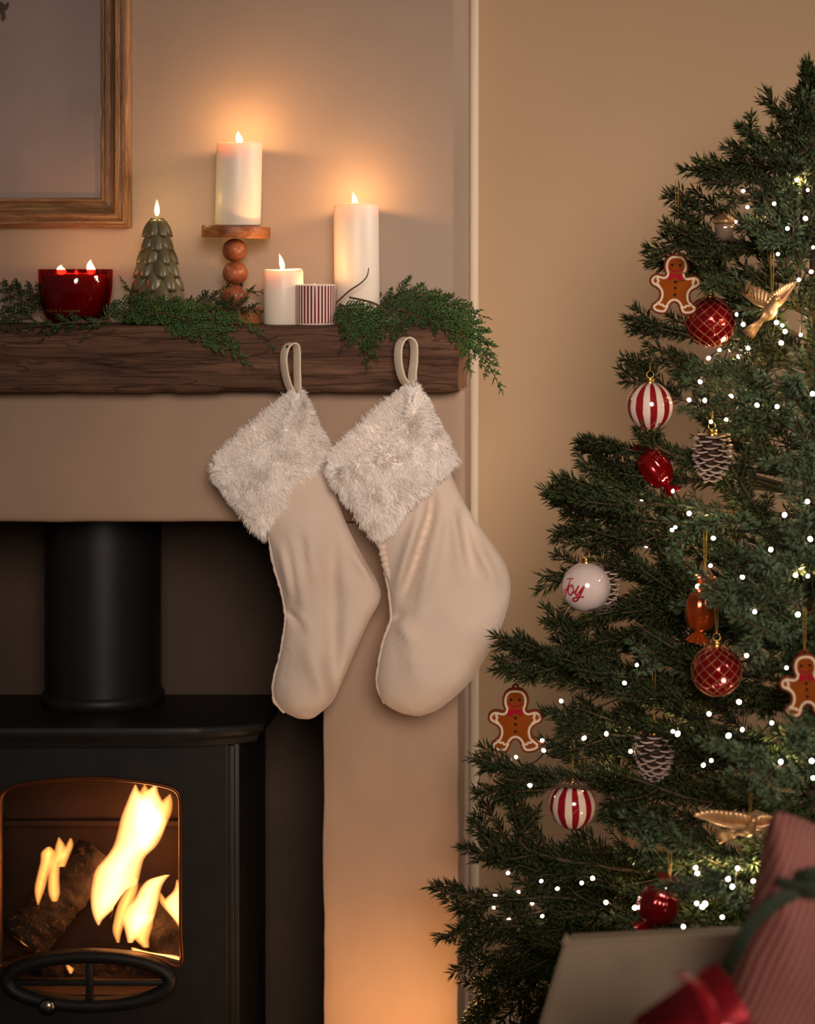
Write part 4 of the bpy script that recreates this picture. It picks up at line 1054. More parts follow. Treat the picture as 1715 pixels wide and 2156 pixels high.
def needles_on(pl, g, dens=1500, ln=0.0218, fan=1.0):
    seg = np.linalg.norm(np.diff(pl, axis=0), axis=1); cum = np.concatenate([[0], np.cumsum(seg)]); L = cum[-1]
    n = int(L * dens); s = np.sort(g.random(n)) * L
    base = np.stack([np.interp(s, cum, pl[:, k]) for k in range(3)], -1)
    t = np.stack([np.interp(np.minimum(s + .003, L), cum, pl[:, k]) - np.interp(np.maximum(s - .003, 0), cum, pl[:, k]) for k in range(3)], -1)
    t /= np.linalg.norm(t, axis=1, keepdims=True) + 1e-9
    up = np.array([0, 0, 1.0]); sd = np.cross(t, up); sd /= np.linalg.norm(sd, axis=1, keepdims=True) + 1e-9; nu = np.cross(sd, t)
    a = g.random(n) * 2 * np.pi
    rad = np.cos(a)[:, None] * sd * 1.0 + np.sin(a)[:, None] * nu * 0.85
    end = np.clip((s - (L - 0.012)) / 0.012, 0, 1)
    ang = (0.88 - 0.40 * end) + g.normal(size=n) * 0.13
    d = t * np.cos(ang)[:, None] + rad * np.sin(ang)[:, None]
    return base, d, ln * (0.8 + 0.35 * g.random(n)) * (1 - 0.12 * end)
OUT_V = [0, 140, 195, 265, 356, 406, 526, 672, 776, 930, 1030, 1214, 1338, 1596, 1712, 1866, 1972, 2158, 2600]
OUT_U = [1700, 1700, 1606, 1552, 1431, 1396, 1358, 1318, 1303, 1213, 1136, 1136, 1040, 986, 1000, 903, 922, 970, 1000]
def outside(p, slack=0):
    uv = proj(p); return bool((uv[:, 0] < np.interp(uv[:, 1], OUT_V, OUT_U) - slack).any())
def branch(pl, g, tint, twigs, tl, dens=1500, first=0.3, roll=0.0, bare=0.25, inset=60, cover=False):
    """pl: main polyline (world) from trunk to tip"""
    pl = catmull(pl, 26); lines = []
    seg = np.linalg.norm(np.diff(pl, axis=0), axis=1); cum = np.concatenate([[0], np.cumsum(seg)]); L = cum[-1]
    k0 = np.searchsorted(cum, L * bare); main = pl[k0:]
    lines.append(main)
    stems = [tube(pl, np.linspace(0.0045, 0.0016, len(pl)), 6)]
    for i in range(twigs):
        f = first + (0.95 - first) * (i + 0.3 * g.random()) / twigs
        j = min(int(np.searchsorted(cum, f * L)), len(pl) - 2); p = pl[j]; t = pl[j + 1] - pl[j]; t /= np.linalg.norm(t)
        sd = np.cross(t, (0, 0, 1.0)); sd /= np.linalg.norm(sd) + 1e-9; nu = np.cross(sd, t)
        ra = roll + (0 if i % 2 else math.pi) + g.normal() * 0.45
        side = sd * math.cos(ra) + nu * math.sin(ra)
        an = 0.72 + g.normal() * 0.12; l = tl * (1.1 - 0.55 * f) * (0.8 + 0.4 * g.random())
        d = t * math.cos(an) + side * math.sin(an)
        q = [p + d * l * x + t * (0.18 * l * x * x) + np.array([0, 0, 0.10 * l * x * x]) for x in np.linspace(0, 1, 8)]
        q = np.array(q)
        for _ in range(3):
            if outside(q[-1:], -inset - 6): q = q[0] + (q - q[0]) * 0.7
        if outside(q[-1:], -inset) or (not cover and hides(q[2:]).any()): continue
        lines.append(q); stems.append(tube(q, np.linspace(0.0022, 0.0011, 8), 5))
        if l > 0.10:
            for sg in (1, -1):
                j2 = 3 + int(g.integers(0, 2)); t2 = q[j2 + 1] - q[j2]; t2 /= np.linalg.norm(t2)
                s2 = np.cross(t2, nu); d2 = t2 * 0.76 + s2 * sg * 0.65; l2 = l * 0.5
                w = np.array([q[j2] + d2 * l2 * x + t2 * 0.15 * l2 * x * x for x in np.linspace(0, 1, 6)])
                if (cover or not hides(w[2:]).any()) and not outside(w[-1:], -inset): lines.append(w); stems.append(tube(w, np.linspace(0.0015, 0.0009, 6), 4))
    B, D, Ln = zip(*[needles_on(x, g, dens) for x in lines])
    B, D, Ln = np.concatenate(B), np.concatenate(D), np.concatenate(Ln)
    ok = np.ones(len(B), bool) if cover else ~hides(B + D * Ln[:, None] * 0.8, 4) & ~hides(B, 2)
    tipp = B + D * Ln[:, None]
    ok &= (tipp[:, 1] < 0.368) & ~((tipp[:, 0] < 0.12) & (tipp[:, 1] > -0.16))
    B, D, Ln = B[ok], D[ok], Ln[ok]
    o = obj('branch', join(stems), M['twig'], tree)
    V, Fc = spindles(B, D, Ln, 0.0026 + 0.0007 * g.random(len(B)))
    nd_ = obj('needles', (V, Fc), M['needle'], o); nd_['kind'] = 'stuff'
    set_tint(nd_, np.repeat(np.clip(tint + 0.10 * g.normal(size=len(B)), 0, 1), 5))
    return len(B)
g = np.random.default_rng(21); NN = 0
def trunk_pt(v): q = P(1712, v, TY); return np.array([TX, TY, q[2]])
# branches that draw the left outline of the tree: tip, elbow (pixels), depth of the tip, twigs, twig length
SIL = [
    ((1612, 195), (1660, 265), 330, -0.44, 2, .05, .4), ((1706, 140), (1709, 230), 330, -0.42, 3, .06, .4), ((1558, 266), (1625, 318), 360, -0.5, 5, .085, .6), ((1437, 356), (1560, 372), 395, -0.47, 6, .09, .5),
    ((1530, 345), (1610, 352), 370, -0.44, 5, .08, .4), ((1400, 406), (1500, 447), 500, -0.42, 5, .09, .25), ((1515, 413), (1600, 416), 440, -0.52, 3, .06, .5), ((1452, 486), (1540, 505), 540, -0.43, 5, .08, .3),
    ((1362, 526), (1480, 522), 540, -0.48, 8, .10, .4), ((1382, 552), (1490, 570), 600, -0.38, 5, .08, .25), ((1480, 588), (1570, 620), 660, -0.53, 5, .09, .6), ((1322, 672), (1440, 704), 740, -0.42, 7, .10, .3),
    ((1307, 776), (1400, 830), 900, -0.41, 7, .10, .25), ((1424, 792), (1540, 770), 760, -0.46, 6, .10, .4), ((1512, 848), (1620, 842), 840, -0.62, 8, .10, .85), ((1217, 930), (1340, 950), 1010, -0.43, 8, .11, .3),
    ((1348, 884), (1385, 940), 1040, -0.52, 3, .07, .45), ((1388, 892), (1402, 950), 1050, -0.53, 2, .06, .45), ((1250, 975), (1370, 1000), 1040, -0.38, 6, .10, .25), ((1138, 1030), (1280, 1052), 1090, -0.50, 9, .12, .6),
    ((1190, 1085), (1330, 1095), 1130, -0.40, 8, .12, .3), ((1215, 1120), (1380, 1150), 1190, -0.45, 8, .12, .3), ((1140, 1214), (1290, 1205), 1230, -0.38, 7, .10, .3), ((1195, 1335), (1320, 1295), 1300, -0.40, 8, .11, .3),
    ((1240, 1285), (1380, 1262), 1270, -0.46, 8, .12, .3), ((1042, 1338), (1200, 1400), 1470, -0.50, 10, .13, .45), ((1110, 1400), (1270, 1450), 1500, -0.44, 9, .12, .35), ((1168, 1350), (1300, 1410), 1470, -0.36, 6, .10, .1),
    ((1130, 1495), (1290, 1520), 1560, -0.42, 9, .11, .3), ((1180, 1545), (1330, 1550), 1580, -0.5, 9, .11, .35), ((990, 1596), (1130, 1625), 1680, -0.45, 9, .11, .35), ((1060, 1640), (1200, 1655), 1700, -0.52, 9, .12, .4),
    ((1005, 1712), (1110, 1800), 1880, -0.44, 9, .12, .25), ((1130, 1700), (1140, 1800), 1880, -0.50, 6, .10, .25), ((1014, 1756), (1130, 1840), 1900, -0.48, 8, .11, .3), ((905, 1866), (1030, 1890), 1930, -0.46, 6, .08, .15),
    ((1030, 1880), (1180, 1890), 1920, -0.52, 9, .12, .35), ((926, 1972), (1070, 1940), 1930, -0.46, 9, .11, .3), ((985, 2005), (1050, 1900), 1860, -0.50, 7, .10, .35), ((1028, 2020), (1190, 1960), 1930, -0.46, 9, .12, .2),
    ((1008, 2092), (1140, 2010), 1940, -0.44, 9, .12, .2), ((974, 2158), (1110, 2040), 1940, -0.42, 9, .12, .15), ((1090, 2165), (1180, 2040), 1950, -0.46, 8, .12, .15), ((1160, 2160), (1260, 2050), 1960, -0.48, 8, .12, .15),
]
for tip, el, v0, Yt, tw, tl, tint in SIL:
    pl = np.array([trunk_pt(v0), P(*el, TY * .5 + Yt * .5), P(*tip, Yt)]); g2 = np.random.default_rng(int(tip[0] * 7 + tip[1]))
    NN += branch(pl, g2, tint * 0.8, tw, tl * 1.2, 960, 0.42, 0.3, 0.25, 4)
# front sprigs tinted pale: the cool light on them is painted into the needles
PALE = [((1330, 1748), (1410, 1778), .78, 0), ((1482, 1832), (1545, 1872), .9, 0), ((1392, 1868), (1500, 1862), .95, 1), ((1420, 1122), (1560, 1098), .85, 0), ((1496, 1268), (1600, 1245), .9, 1), ((1555, 1372), (1625, 1320), .9, 1),
    ((1505, 1562), (1600, 1602), .9, 0), ((1590, 1660), (1650, 1610), .9, 0), ((1655, 1545), (1705, 1590), .95, 0), ((1345, 1378), (1410, 1402), .8, 0), ((1540, 655), (1610, 650), .8, 0), ((1512, 842), (1610, 850), .85, 0), ((1655, 805), (1705, 840), .85, 0),
    ((1650, 1000), (1702, 950), .9, 0), ((1600, 500), (1660, 510), .8, 0), ((1665, 1130), (1710, 1170), .95, 0), ((1590, 1190), (1670, 1180), .9, 0), ((1465, 790), (1560, 770), .7, 0)]
for tip, el, k, cov in PALE:
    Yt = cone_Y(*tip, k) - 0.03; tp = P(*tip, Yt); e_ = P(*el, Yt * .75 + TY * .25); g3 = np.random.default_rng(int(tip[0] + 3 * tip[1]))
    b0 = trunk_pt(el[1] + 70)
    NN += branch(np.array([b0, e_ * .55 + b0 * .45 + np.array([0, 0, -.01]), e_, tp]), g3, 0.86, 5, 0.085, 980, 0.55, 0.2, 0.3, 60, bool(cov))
# branches that point forward and inward, seen end on: tip pixel, share of the cone depth
FRONT = []
zs = np.linspace(0.22, TOPZ - 0.10, 19)
for i, z in enumerate(zs):
    R = float(cone_r(z)); n = (4 if i % 2 else 3) if R > 0.18 else 3
    for j in range(n):
        phi = math.radians(176 + (j + 0.5 * (i % 2) + 0.25 * g.normal()) * (128.0 / n) + 6)
        FRONT.append((z, phi, R * (0.70 + 0.22 * g.random()) * (0.86 if phi < math.radians(205) else 1)))
for i, z in enumerate(zs[::2]):           # back and right side, fewer
    R = float(cone_r(z))
    for phi in (20, 75, 115, 150, 330):
        FRONT.append((z, math.radians(phi + 9 * g.normal()), R * 0.8))
for z, phi, R in FRONT:
    if phi < math.radians(160) and math.sin(phi) > 0: R = min(R, 0.62)
    d = np.array([math.cos(phi), math.sin(phi), 0]); rise = 0.06 + 0.10 * g.random() if z > 0.6 else -0.02 + 0.08 * g.random()
    b0 = np.array([TX, TY, z - rise * 0.6]); tip = b0 + d * R + np.array([0, 0, rise])
    if tip[1] > 0.30: continue
    el = b0 + d * R * 0.55 + np.array([0, 0, rise * 0.35 - 0.012])
    if hides(np.array([tip, tip * .7 + el * .3, el * .5 + tip * .5]), 6).any(): R *= 0.7; tip = b0 + d * R + np.array([0, 0, rise])
    front = -d[1]
    for _ in range(6):
        if outside(tip[None], -75): R *= 0.85; tip = b0 + d * R + np.array([0, 0, rise]); el = b0 + d * R * 0.55 + np.array([0, 0, rise * 0.35 - 0.012])
    tint = 0.20 + (0.62 * g.random() if front > 0.45 else 0.22 * g.random())  # forward branches tinted lighter, light from the front put into the needle colour
    back = phi < math.radians(165)
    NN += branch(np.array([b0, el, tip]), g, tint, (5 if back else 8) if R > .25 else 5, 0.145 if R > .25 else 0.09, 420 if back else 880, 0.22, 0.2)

# ------------------------------------------------------------------ string lights
sl = thing('string_lights', P(1500, 1100, TY), 'dark cable fairy lights with small warm white bulbs wound round the tree', 'string lights')
bulb_me = mesh_data('bulb', *lathe([(0, -0.0042), (0.0022, -0.0038), (0.0036, -0.0015), (0.0038, 0.0010), (0.0025, 0.0036), (0, 0.0044)], 10, (0, 0, 0))); bulb_me.materials.append(M['bulb'])
sock_me = mesh_data('socket', *lathe([(0, 0.003), (0.0026, 0.003), (0.0028, 0.008), (0.0024, 0.020), (0.0014, 0.024), (0, 0.024)], 8, (0, 0, 0))); sock_me.materials.append(M['plastic'])
ends = []
gb = np.random.default_rng(5)
for (u, v), Y in zip(BULBS, BY):
    p = P(u, v, Y); d = np.array([TX - p[0], TY - p[1], 0.0]); d /= np.linalg.norm(d) + 1e-9
    d = d * 0.7 + np.array([0.5 * gb.normal(), 0.3, -0.25 + 0.5 * gb.normal()]); d /= np.linalg.norm(d)
    q = Vector((0, 0, 1)).rotation_difference(Vector(d)).to_matrix().to_4x4()
    sz = 0.58 + 0.32 * gb.random()
    Mx = Matrix.Translation(Vector(p)) @ q @ Matrix.Scale(sz, 4)
    b = inst('bulb', bulb_me, Mx, sl)
    s_ = bpy.data.objects.new('socket', sock_me); COL.objects.link(s_); s_.parent = b; ORG[s_] = ORG[sl]
    ends.append(p + d * 0.024 * sz)
order = sorted(range(len(ends)), key=lambda i: BULBS[i][1] // 110 * 10000 + (BULBS[i][0] if (BULBS[i][1] // 110) % 2 else -BULBS[i][0]))
wires = []
for i, j in zip(order[:-1], order[1:]):
    a, b = ends[i], ends[j]
    if np.linalg.norm(a - b) > 0.22: continue
    m = (a + b) / 2 + np.array([0, 0.03, -0.018]); pts = catmull(np.array([a, a * .6 + m * .4 + np.array([0, .01, -.004]), m, b * .6 + m * .4 + np.array([0, .01, -.006]), b]), 16)
    wires.append(tube(pts, 0.0013, 5))
obj('cable', join(wires), M['plastic'], sl)
# added point lights without bulbs of their own warm the inside of the tree
for k in range(0, len(BULBS), 7):
    p = P(*BULBS[k], BY[k]); p = p * 0.72 + np.array([TX, TY, p[2]]) * 0.28
    plight('inner_fill_light', p, 0.28, (1.0, 0.70, 0.32), 0.006, sl)

# ------------------------------------------------------------------ ornaments
def hanger(root, a, length, n=2, sep=0.0022):
    a = np.asarray(a, float)
    pts = [a + np.array([-sep, 0, length]), a + np.array([-sep * .6, 0, length * .3]), a, a + np.array([sep * .6, 0, length * .3]), a + np.array([sep, 0, length])]
    obj('hanging_thread', tube(catmull(np.array(pts), 24), 0.0006, 5), M['thread'], root)
def cap_ring(root, top, r=0.0075, h=0.008, mt='gold', ring=True):
    k = obj('cap', lathe([(0, 0), (r, 0), (r, h * .3), (r * .93, h * .4), (r, h * .55), (r, h * .9), (r * .9, h), (0, h)], 20, top - np.array([0, 0, 0.0015])), M[mt], root, sharp=50)
    if ring:
        c = top + np.array([0, 0, h + 0.004]); pts = [c + 0.0055 * np.array([math.cos(t), 0.15 * math.sin(t), math.sin(t)]) for t in np.linspace(0, 2 * math.pi, 20, endpoint=False)]
        obj('ring', tube(pts, 0.0005, 5, closed=True), M[mt], k)
    return top + np.array([0, 0, h + 0.009])
def angle_stripe(name, n, duty, c_a, c_b, wobble=0.0, rough=0.12, coat=0.6):
    m, nt, o_ = newmat(name); b = principled(nt, o_, rough, coat=coat)
    tc = nd(nt, 'ShaderNodeTexCoord'); sp = nd(nt, 'ShaderNodeSeparateXYZ'); nt.links.new(tc.outputs['Object'], sp.inputs[0])
    at = nd(nt, 'ShaderNodeMath', operation='ARCTAN2'); nt.links.new(sp.outputs[1], at.inputs[0]); nt.links.new(sp.outputs[0], at.inputs[1])
    mu = nd(nt, 'ShaderNodeMath', operation='MULTIPLY_ADD'); mu.inputs[1].default_value = n / (2 * math.pi); mu.inputs[2].default_value = 0.37; nt.links.new(at.outputs[0], mu.inputs[0])
    ns = noise(nt, tc.outputs['Object'], 30, 2); mw = nd(nt, 'ShaderNodeMath', operation='MULTIPLY_ADD'); mw.inputs[1].default_value = wobble
    nt.links.new(ns, mw.inputs[0]); nt.links.new(mu.outputs[0], mw.inputs[2])
    fr = nd(nt, 'ShaderNodeMath', operation='FRACT'); nt.links.new(mw.outputs[0], fr.inputs[0])
    nt.links.new(ramp(nt, fr.outputs[0], [(0, lin(c_a)), (duty - .01, lin(c_a)), (duty + .01, lin(c_b)), (1, lin(c_b))]), b.inputs['Base Color'])
    return m
M['bauble_stripe'] = angle_stripe('red_white_stripe_glass', 10, 0.5, (140, 20, 32), (226, 204, 190), 0.25)
M['white_gloss'] = mat('white_gloss_glass', (212, 192, 188), None, 0.14, coat=0.7)
M['red_paint'] = mat('red_script_paint', (160, 30, 44), None, 0.35)
def red_glass(name, c, rough=0.12):
    return mat(name, c, None, rough, metal=0.55, coat=0.8)
M['ruby'] = red_glass('ruby_mirror_glass', (138, 8, 18)); M['amber'] = red_glass('amber_mirror_glass', (176, 72, 22))
M['lattice'] = mat('glitter_lattice', (164, 106, 74), (196, 140, 98), 0.4, 400, metal=0.6)
M['ginger'] = mat('gingerbread_brown', (132, 62, 16), (140, 68, 19), 0.85, 40, spec=0.08)
M['ginger_side'] = mat('gingerbread_edge', (112, 48, 24), None, 0.85, spec=0.08)
M['bowred'] = mat('bow_red', (160, 18, 44), None, 0.8, spec=0.1); M['dot'] = mat('dark_brown_dot', (50, 26, 16), None, 0.85, spec=0.1)
M['cone_scale'] = mat('pinecone_brown', (78, 50, 38), (56, 36, 28), 0.75, 60)
M['frost'] = mat('frosted_tip', (214, 190, 176), (190, 162, 148), 0.8, 200)

def bauble(kind, u, v, r, Y, label, cat_group, hl):
    s = S(Y); c = P(u, v, Y); R = r / s
    t = thing({'striped_bauble': 'striped_bauble', 'joy': 'lettered_bauble', 'lattice_bauble': 'lattice_bauble'}[kind], c, label, 'bauble', cat_group)
    if kind == 'lattice_bauble':
        n, m_ = 40, 24; V, Fc = ball(c, R, 80, 40)
        th = np.arctan2(V[:, 1] - c[1], V[:, 0] - c[0]); ph = np.arccos(np.clip((V[:, 2] - c[2]) / R, -1, 1))
        N = 12
        f1 = np.abs(((th * N / (2 * np.pi) + ph * 2.2) % 1) - .5); f2 = np.abs(((th * N / (2 * np.pi) - ph * 2.2) % 1) - .5)
        V = c + (V - c) * (1 - 0.035 * (np.minimum(.5 - f1, .5 - f2) * 2) * np.sin(ph))[:, None]
        g_ = obj('globe', (V, Fc), M['ruby'], t)
        lines = []
        for k in range(N):
            for sg in (1, -1):
                pts = []
                for q in np.linspace(0.16, math.pi - 0.16, 40):
                    a = (k - sg * q * 2.2) * 2 * math.pi / N
                    pts.append(c + (R * 1.002) * np.array([math.sin(q) * math.cos(a), math.sin(q) * math.sin(a), math.cos(q)]))
                lines.append(tube(pts, 0.0005, 5))
        obj('glitter_line', join(lines), M['lattice'], g_)
    else:
        g_ = obj('globe', ball(c, R, 72, 36), M['bauble_stripe'] if kind == 'striped_bauble' else M['white_gloss'], t)
    if kind == 'joy':
        def on(px, py):
            x = (px - 840) / 690 * 0.93 + 0.035; z = -(py - 1020) / 690; y = math.sqrt(max(0.02, 1 - x * x - z * z))
            d = np.array([x, -y, z]); d /= np.linalg.norm(d); return c + d * R * 1.001
        ST = [([(270, 745), (340, 732), (405, 724), (470, 720)], .0007), ([(392, 730), (352, 830), (300, 960), (255, 1090), (205, 1262)], .0009), ([(168, 1165), (172, 1110), (200, 1045), (250, 1015), (305, 998)], .0006),
              ([(318, 1010), (345, 935), (400, 892), (455, 920), (475, 1000), (450, 1080), (400, 1150), (368, 1168), (325, 1120), (312, 1050), (322, 1000)], .0010), ([(395, 985), (420, 930), (455, 920)], .0006), ([(415, 1110), (460, 1105), (500, 1075), (530, 1040)], .0008),
              ([(628, 895), (575, 990), (535, 1085), (545, 1150), (590, 1150), (660, 1050), (720, 980), (785, 905)], .0012), ([(785, 905), (740, 1010), (680, 1130), (615, 1250), (560, 1320), (495, 1330), (450, 1300), (480, 1250), (560, 1222), (650, 1205), (785, 1203)], .0012)]
        V = join([tube(catmull(np.array([on(*q) for q in p]), 40), r_ * 1.3, 8) for p, r_ in ST])
        obj('lettering', V, M['red_paint'], g_)
    top = c + np.array([0, 0, R])
    e = cap_ring(t, top, 0.0082 if kind != 'joy' else 0.0088)
    hanger(t, e, hl / s)
    return t
def ginger(u, v, h, Y, label, hl, tilt=0.0):
    s = S(Y); c = P(u, v, Y); k = h / 318.0 / s     # 318 drawing units tall
    t = thing('gingerbread_ornament', c, label, 'ornament', 'gingerbread man ornaments on the tree')
    half = np.array([(0, 0), (30, 4), (54, 24), (64, 58), (60, 88), (54, 104), (62, 116), (84, 112), (108, 110), (130, 124), (138, 148), (126, 170), (100, 184), (84, 200), (80, 224), (88, 248), (106, 264), (120, 276), (120, 298), (104, 314), (74, 322), (46, 318), (32, 300), (24, 274), (12, 260), (0, 256)], float)
    full = np.concatenate([half, (half * [-1, 1])[::-1][1:-1]])
    sm = catmull(full, 150, closed=True)
    def W(q, off=0):   # drawing units to world x, z with a small tilt
        q = np.asarray(q, float); x = q[..., 0] * k; z = (161 - q[..., 1]) * k
        return np.stack([c[0] + x * math.cos(tilt) + z * math.sin(tilt), c[2] - x * math.sin(tilt) + z * math.cos(tilt)], -1)
    th = 0.009
    bd = obj('body', plate([tuple(p) for p in W(sm)], [], th, 0.0012, Y), M['ginger_side'], t, sharp=40)
    tan = np.roll(sm, -1, 0) - np.roll(sm, 1, 0); nr = np.stack([tan[:, 1], -tan[:, 0]], -1); nr /= np.linalg.norm(nr, axis=1, keepdims=True)
    if ((sm + nr - [0, 150]) ** 2).sum() > ((sm - nr - [0, 150]) ** 2).sum(): nr = -nr
    face = sm + nr * 8; line = sm + nr * 13
    obj('face_panel', plate([tuple(p) for p in W(face)], [], 0.0012, 0.0003, Y - th / 2 - 0.0004), M['ginger'], bd, sharp=40)
    def line3(q, r, closed=False, dy=0.0012, n=150):
        w = W(q); return tube(np.column_stack([w[:, 0], np.full(len(w), Y - th / 2 - dy), w[:, 1]]), r, 8, closed=closed)
    ic = [line3(line, 0.0021, True)]
    for sg in (1, -1):
        cf = np.array([(96, 118), (90, 128), (100, 136), (90, 146), (98, 156), (90, 168), (82, 178)], float); cf[:, 0] *= sg; ic.append(line3(catmull(cf, 24), 0.0017))
        ft = np.array([(94, 262), (82, 264), (78, 274), (64, 272), (58, 282), (44, 280), (34, 288)], float); ft[:, 0] *= sg; ic.append(line3(catmull(ft, 24), 0.0019))
    obj('icing', join(ic), M['paperwhite'], bd)
    dots = [(0, 148), (0, 180), (0, 216)]
    for q in dots:
        w = W(q); obj('button', lathe([(0, -0.0008), (0.0026, -0.0006), (0.0022, 0.0006), (0, 0.001)], 12, (w[0], Y - th / 2 - 0.001, w[1]), (0, -1, 0)), M['dot'], bd)
    for q in ((-22, 56), (22, 56)):
        w = W(q); obj('eye', lathe([(0, -0.0008), (0.0026, -0.0006), (0.0022, 0.0006), (0, 0.001)], 12, (w[0], Y - th / 2 - 0.001, w[1]), (0, -1, 0)), M['dot'], bd)
    obj('mouth', line3(catmull(np.array([(-34, 70), (-22, 84), (0, 91), (22, 84), (34, 70)], float), 20), 0.0013), M['bowred'], bd)
    bow = np.array([(0, 112), (14, 106), (30, 104), (36, 116), (32, 134), (22, 134), (10, 122), (0, 118), (-10, 122), (-22, 134), (-32, 134), (-36, 116), (-30, 104), (-14, 106)], float)
    obj('bow_tie', plate([tuple(p) for p in W(catmull(bow, 60, True))], [], 0.0024, 0.0008, Y - th / 2 - 0.0012), M['bowred'], bd)
    w = W((0, -6)); lug = [np.array([w[0] + 0.0042 * math.cos(a), Y, w[1] + 0.0042 * math.sin(a)]) for a in np.linspace(0, 2 * math.pi, 18, endpoint=False)]
    obj('lug', tube(lug, 0.0018, 8, closed=True), M['ginger_side'], t)
    hanger(t, np.array([w[0], Y, w[1] + 0.003]), hl / s)
    return t
def pinecone(u, v, a, b, Y, label, hl, cap=True):
    s = S(Y); c = P(u, v, Y); R, H = a / s, 2 * b / s
    t = thing('pinecone_ornament', c, label, 'ornament', 'frosted pinecone ornaments on the tree')
    prof = lambda q: R * (0.42 + 0.58 * math.sin(math.pi * min(1, 0.16 + q * 0.84)) ** 0.8) * (1 - 0.25 * q)
    obj('core', lathe([(0, -H / 2)] + [(prof(q) * .62, H / 2 - q * H) for q in np.linspace(1, 0, 9)] + [(0, H / 2)], 20, c), M['cone_scale'], t)
    # one scale: a wedge with a thick curled lip
    arc = [(-.34, 0), (-.50, .45), (-.52, .68), (-.40, .90), (-.20, 1.04), (0, 1.10), (.20, 1.04), (.40, .90), (.52, .68), (.50, .45), (.34, 0)]
    m_ = len(arc); lift = lambda x, y: 0.05 + 0.20 * max(0, y - .4) + 0.25 * x * x * (y > .3)
    sv = [(x, y, lift(x, y)) for x, y in arc] + [(x * .96, y * .97, lift(x, y) - 0.05 - 0.10 * max(0, y - .3)) for x, y in arc] + [(x * .6, .35 + (y - .35) * .62 if y > .3 else y, lift(x * .6, y * .7) - .02) for x, y in arc]
    sf = [(k, k + 1, 2 * m_ + k + 1, 2 * m_ + k) for k in range(m_ - 1)] + [tuple(2 * m_ + k for k in range(m_))] + [(m_ + k, m_ + k + 1, k + 1, k) for k in range(m_ - 1)] + [tuple(m_ + k for k in range(m_))[::-1], (0, 2 * m_, 3 * m_ - 1, m_ - 1), (0, m_ - 1, 2 * m_ - 1, m_)]
    me = mesh_data('scale', sv, sf, False); me.materials.append(M['cone_scale']); me.materials.append(M['frost'])
    for k in range(2, 8): me.polygons[k].material_index = 1; me.polygons[m_ + k].material_index = 1
    n = 60
    for i in range(n):
        q = (i + 0.5) / n; ang = i * 2.39996; r = prof(q); z = c[2] + H / 2 - q * H
        el = math.radians(10 - 42 * (q - 0.15)) * -1
        sz = R * (0.74 if q < .8 else 0.52)
        Mx = Matrix.Translation((c[0] + math.cos(ang) * (r - sz * 0.72), c[1] + math.sin(ang) * (r - sz * 0.72), z)) @ Matrix.Rotation(ang - math.pi / 2, 4, 'Z') @ Matrix.Rotation(-el * 0.8 - 0.25, 4, 'X') @ Matrix.Diagonal((sz * 1.15, sz, sz * 1.05, 1))
        inst('scale', me, Mx, t)
    top = c + np.array([0, 0, H / 2 + 0.001])
    if cap: e = cap_ring(t, top, 0.0085, 0.010)
    else:
        rc = top + np.array([0, 0, 0.006]); pts = [rc + 0.0062 * np.array([math.cos(x), 0.1, math.sin(x)]) for x in np.linspace(0, 2 * math.pi, 20, endpoint=False)]
        obj('ring', tube(pts, 0.0007, 6, closed=True), M['nail'], t); e = rc + np.array([0, 0, 0.006])
    hanger(t, e, hl / s)
def candy(u, v, a, b, Y, label, mt, tilt, hl):
    s = S(Y); c = P(u, v, Y); R, B = a / s, b / s
    t = thing('candy_ornament', c, label, 'ornament', 'wrapped candy glass ornaments on the tree')
    ax = np.array([math.sin(tilt), 0, math.cos(tilt)])
    n = 60
    def fluted(prof, flute, k=10, tw=0.0):
        V, Fc = lathe(prof, n, (0, 0, 0)); an = np.arctan2(V[:, 1], V[:, 0])
        z = V[:, 2]; V[:, :2] *= (1 + flute * np.sin(k * an + tw * z / B))[:, None]
        qm = np.array(Vector((0, 0, 1)).rotation_difference(Vector(ax)).to_matrix()); return V @ qm.T + c, Fc
    obj('body', fluted([(0.12 * R, -B * 1.0)] + [(R * math.sin(math.pi * q) ** 0.75 + 0.16 * R, -B * math.cos(math.pi * q)) for q in np.linspace(0.03, 0.97, 22)] + [(0.12 * R, B)], 0.035, 9, 2.0), M[mt], t)
    for sg in (1, -1):
        pr = [(0.20 * R, sg * B * .96), (0.22 * R, sg * B * 1.06), (0.48 * R, sg * B * 1.22), (0.80 * R, sg * B * 1.48), (0.86 * R, sg * B * 1.52), (0.70 * R, sg * B * 1.47), (0.05 * R, sg * B * 1.2)]
        obj('twist_end', fluted(pr, 0.11, 7), M[mt], t)
    hanger(t, c + ax * B * 1.42, hl / s)
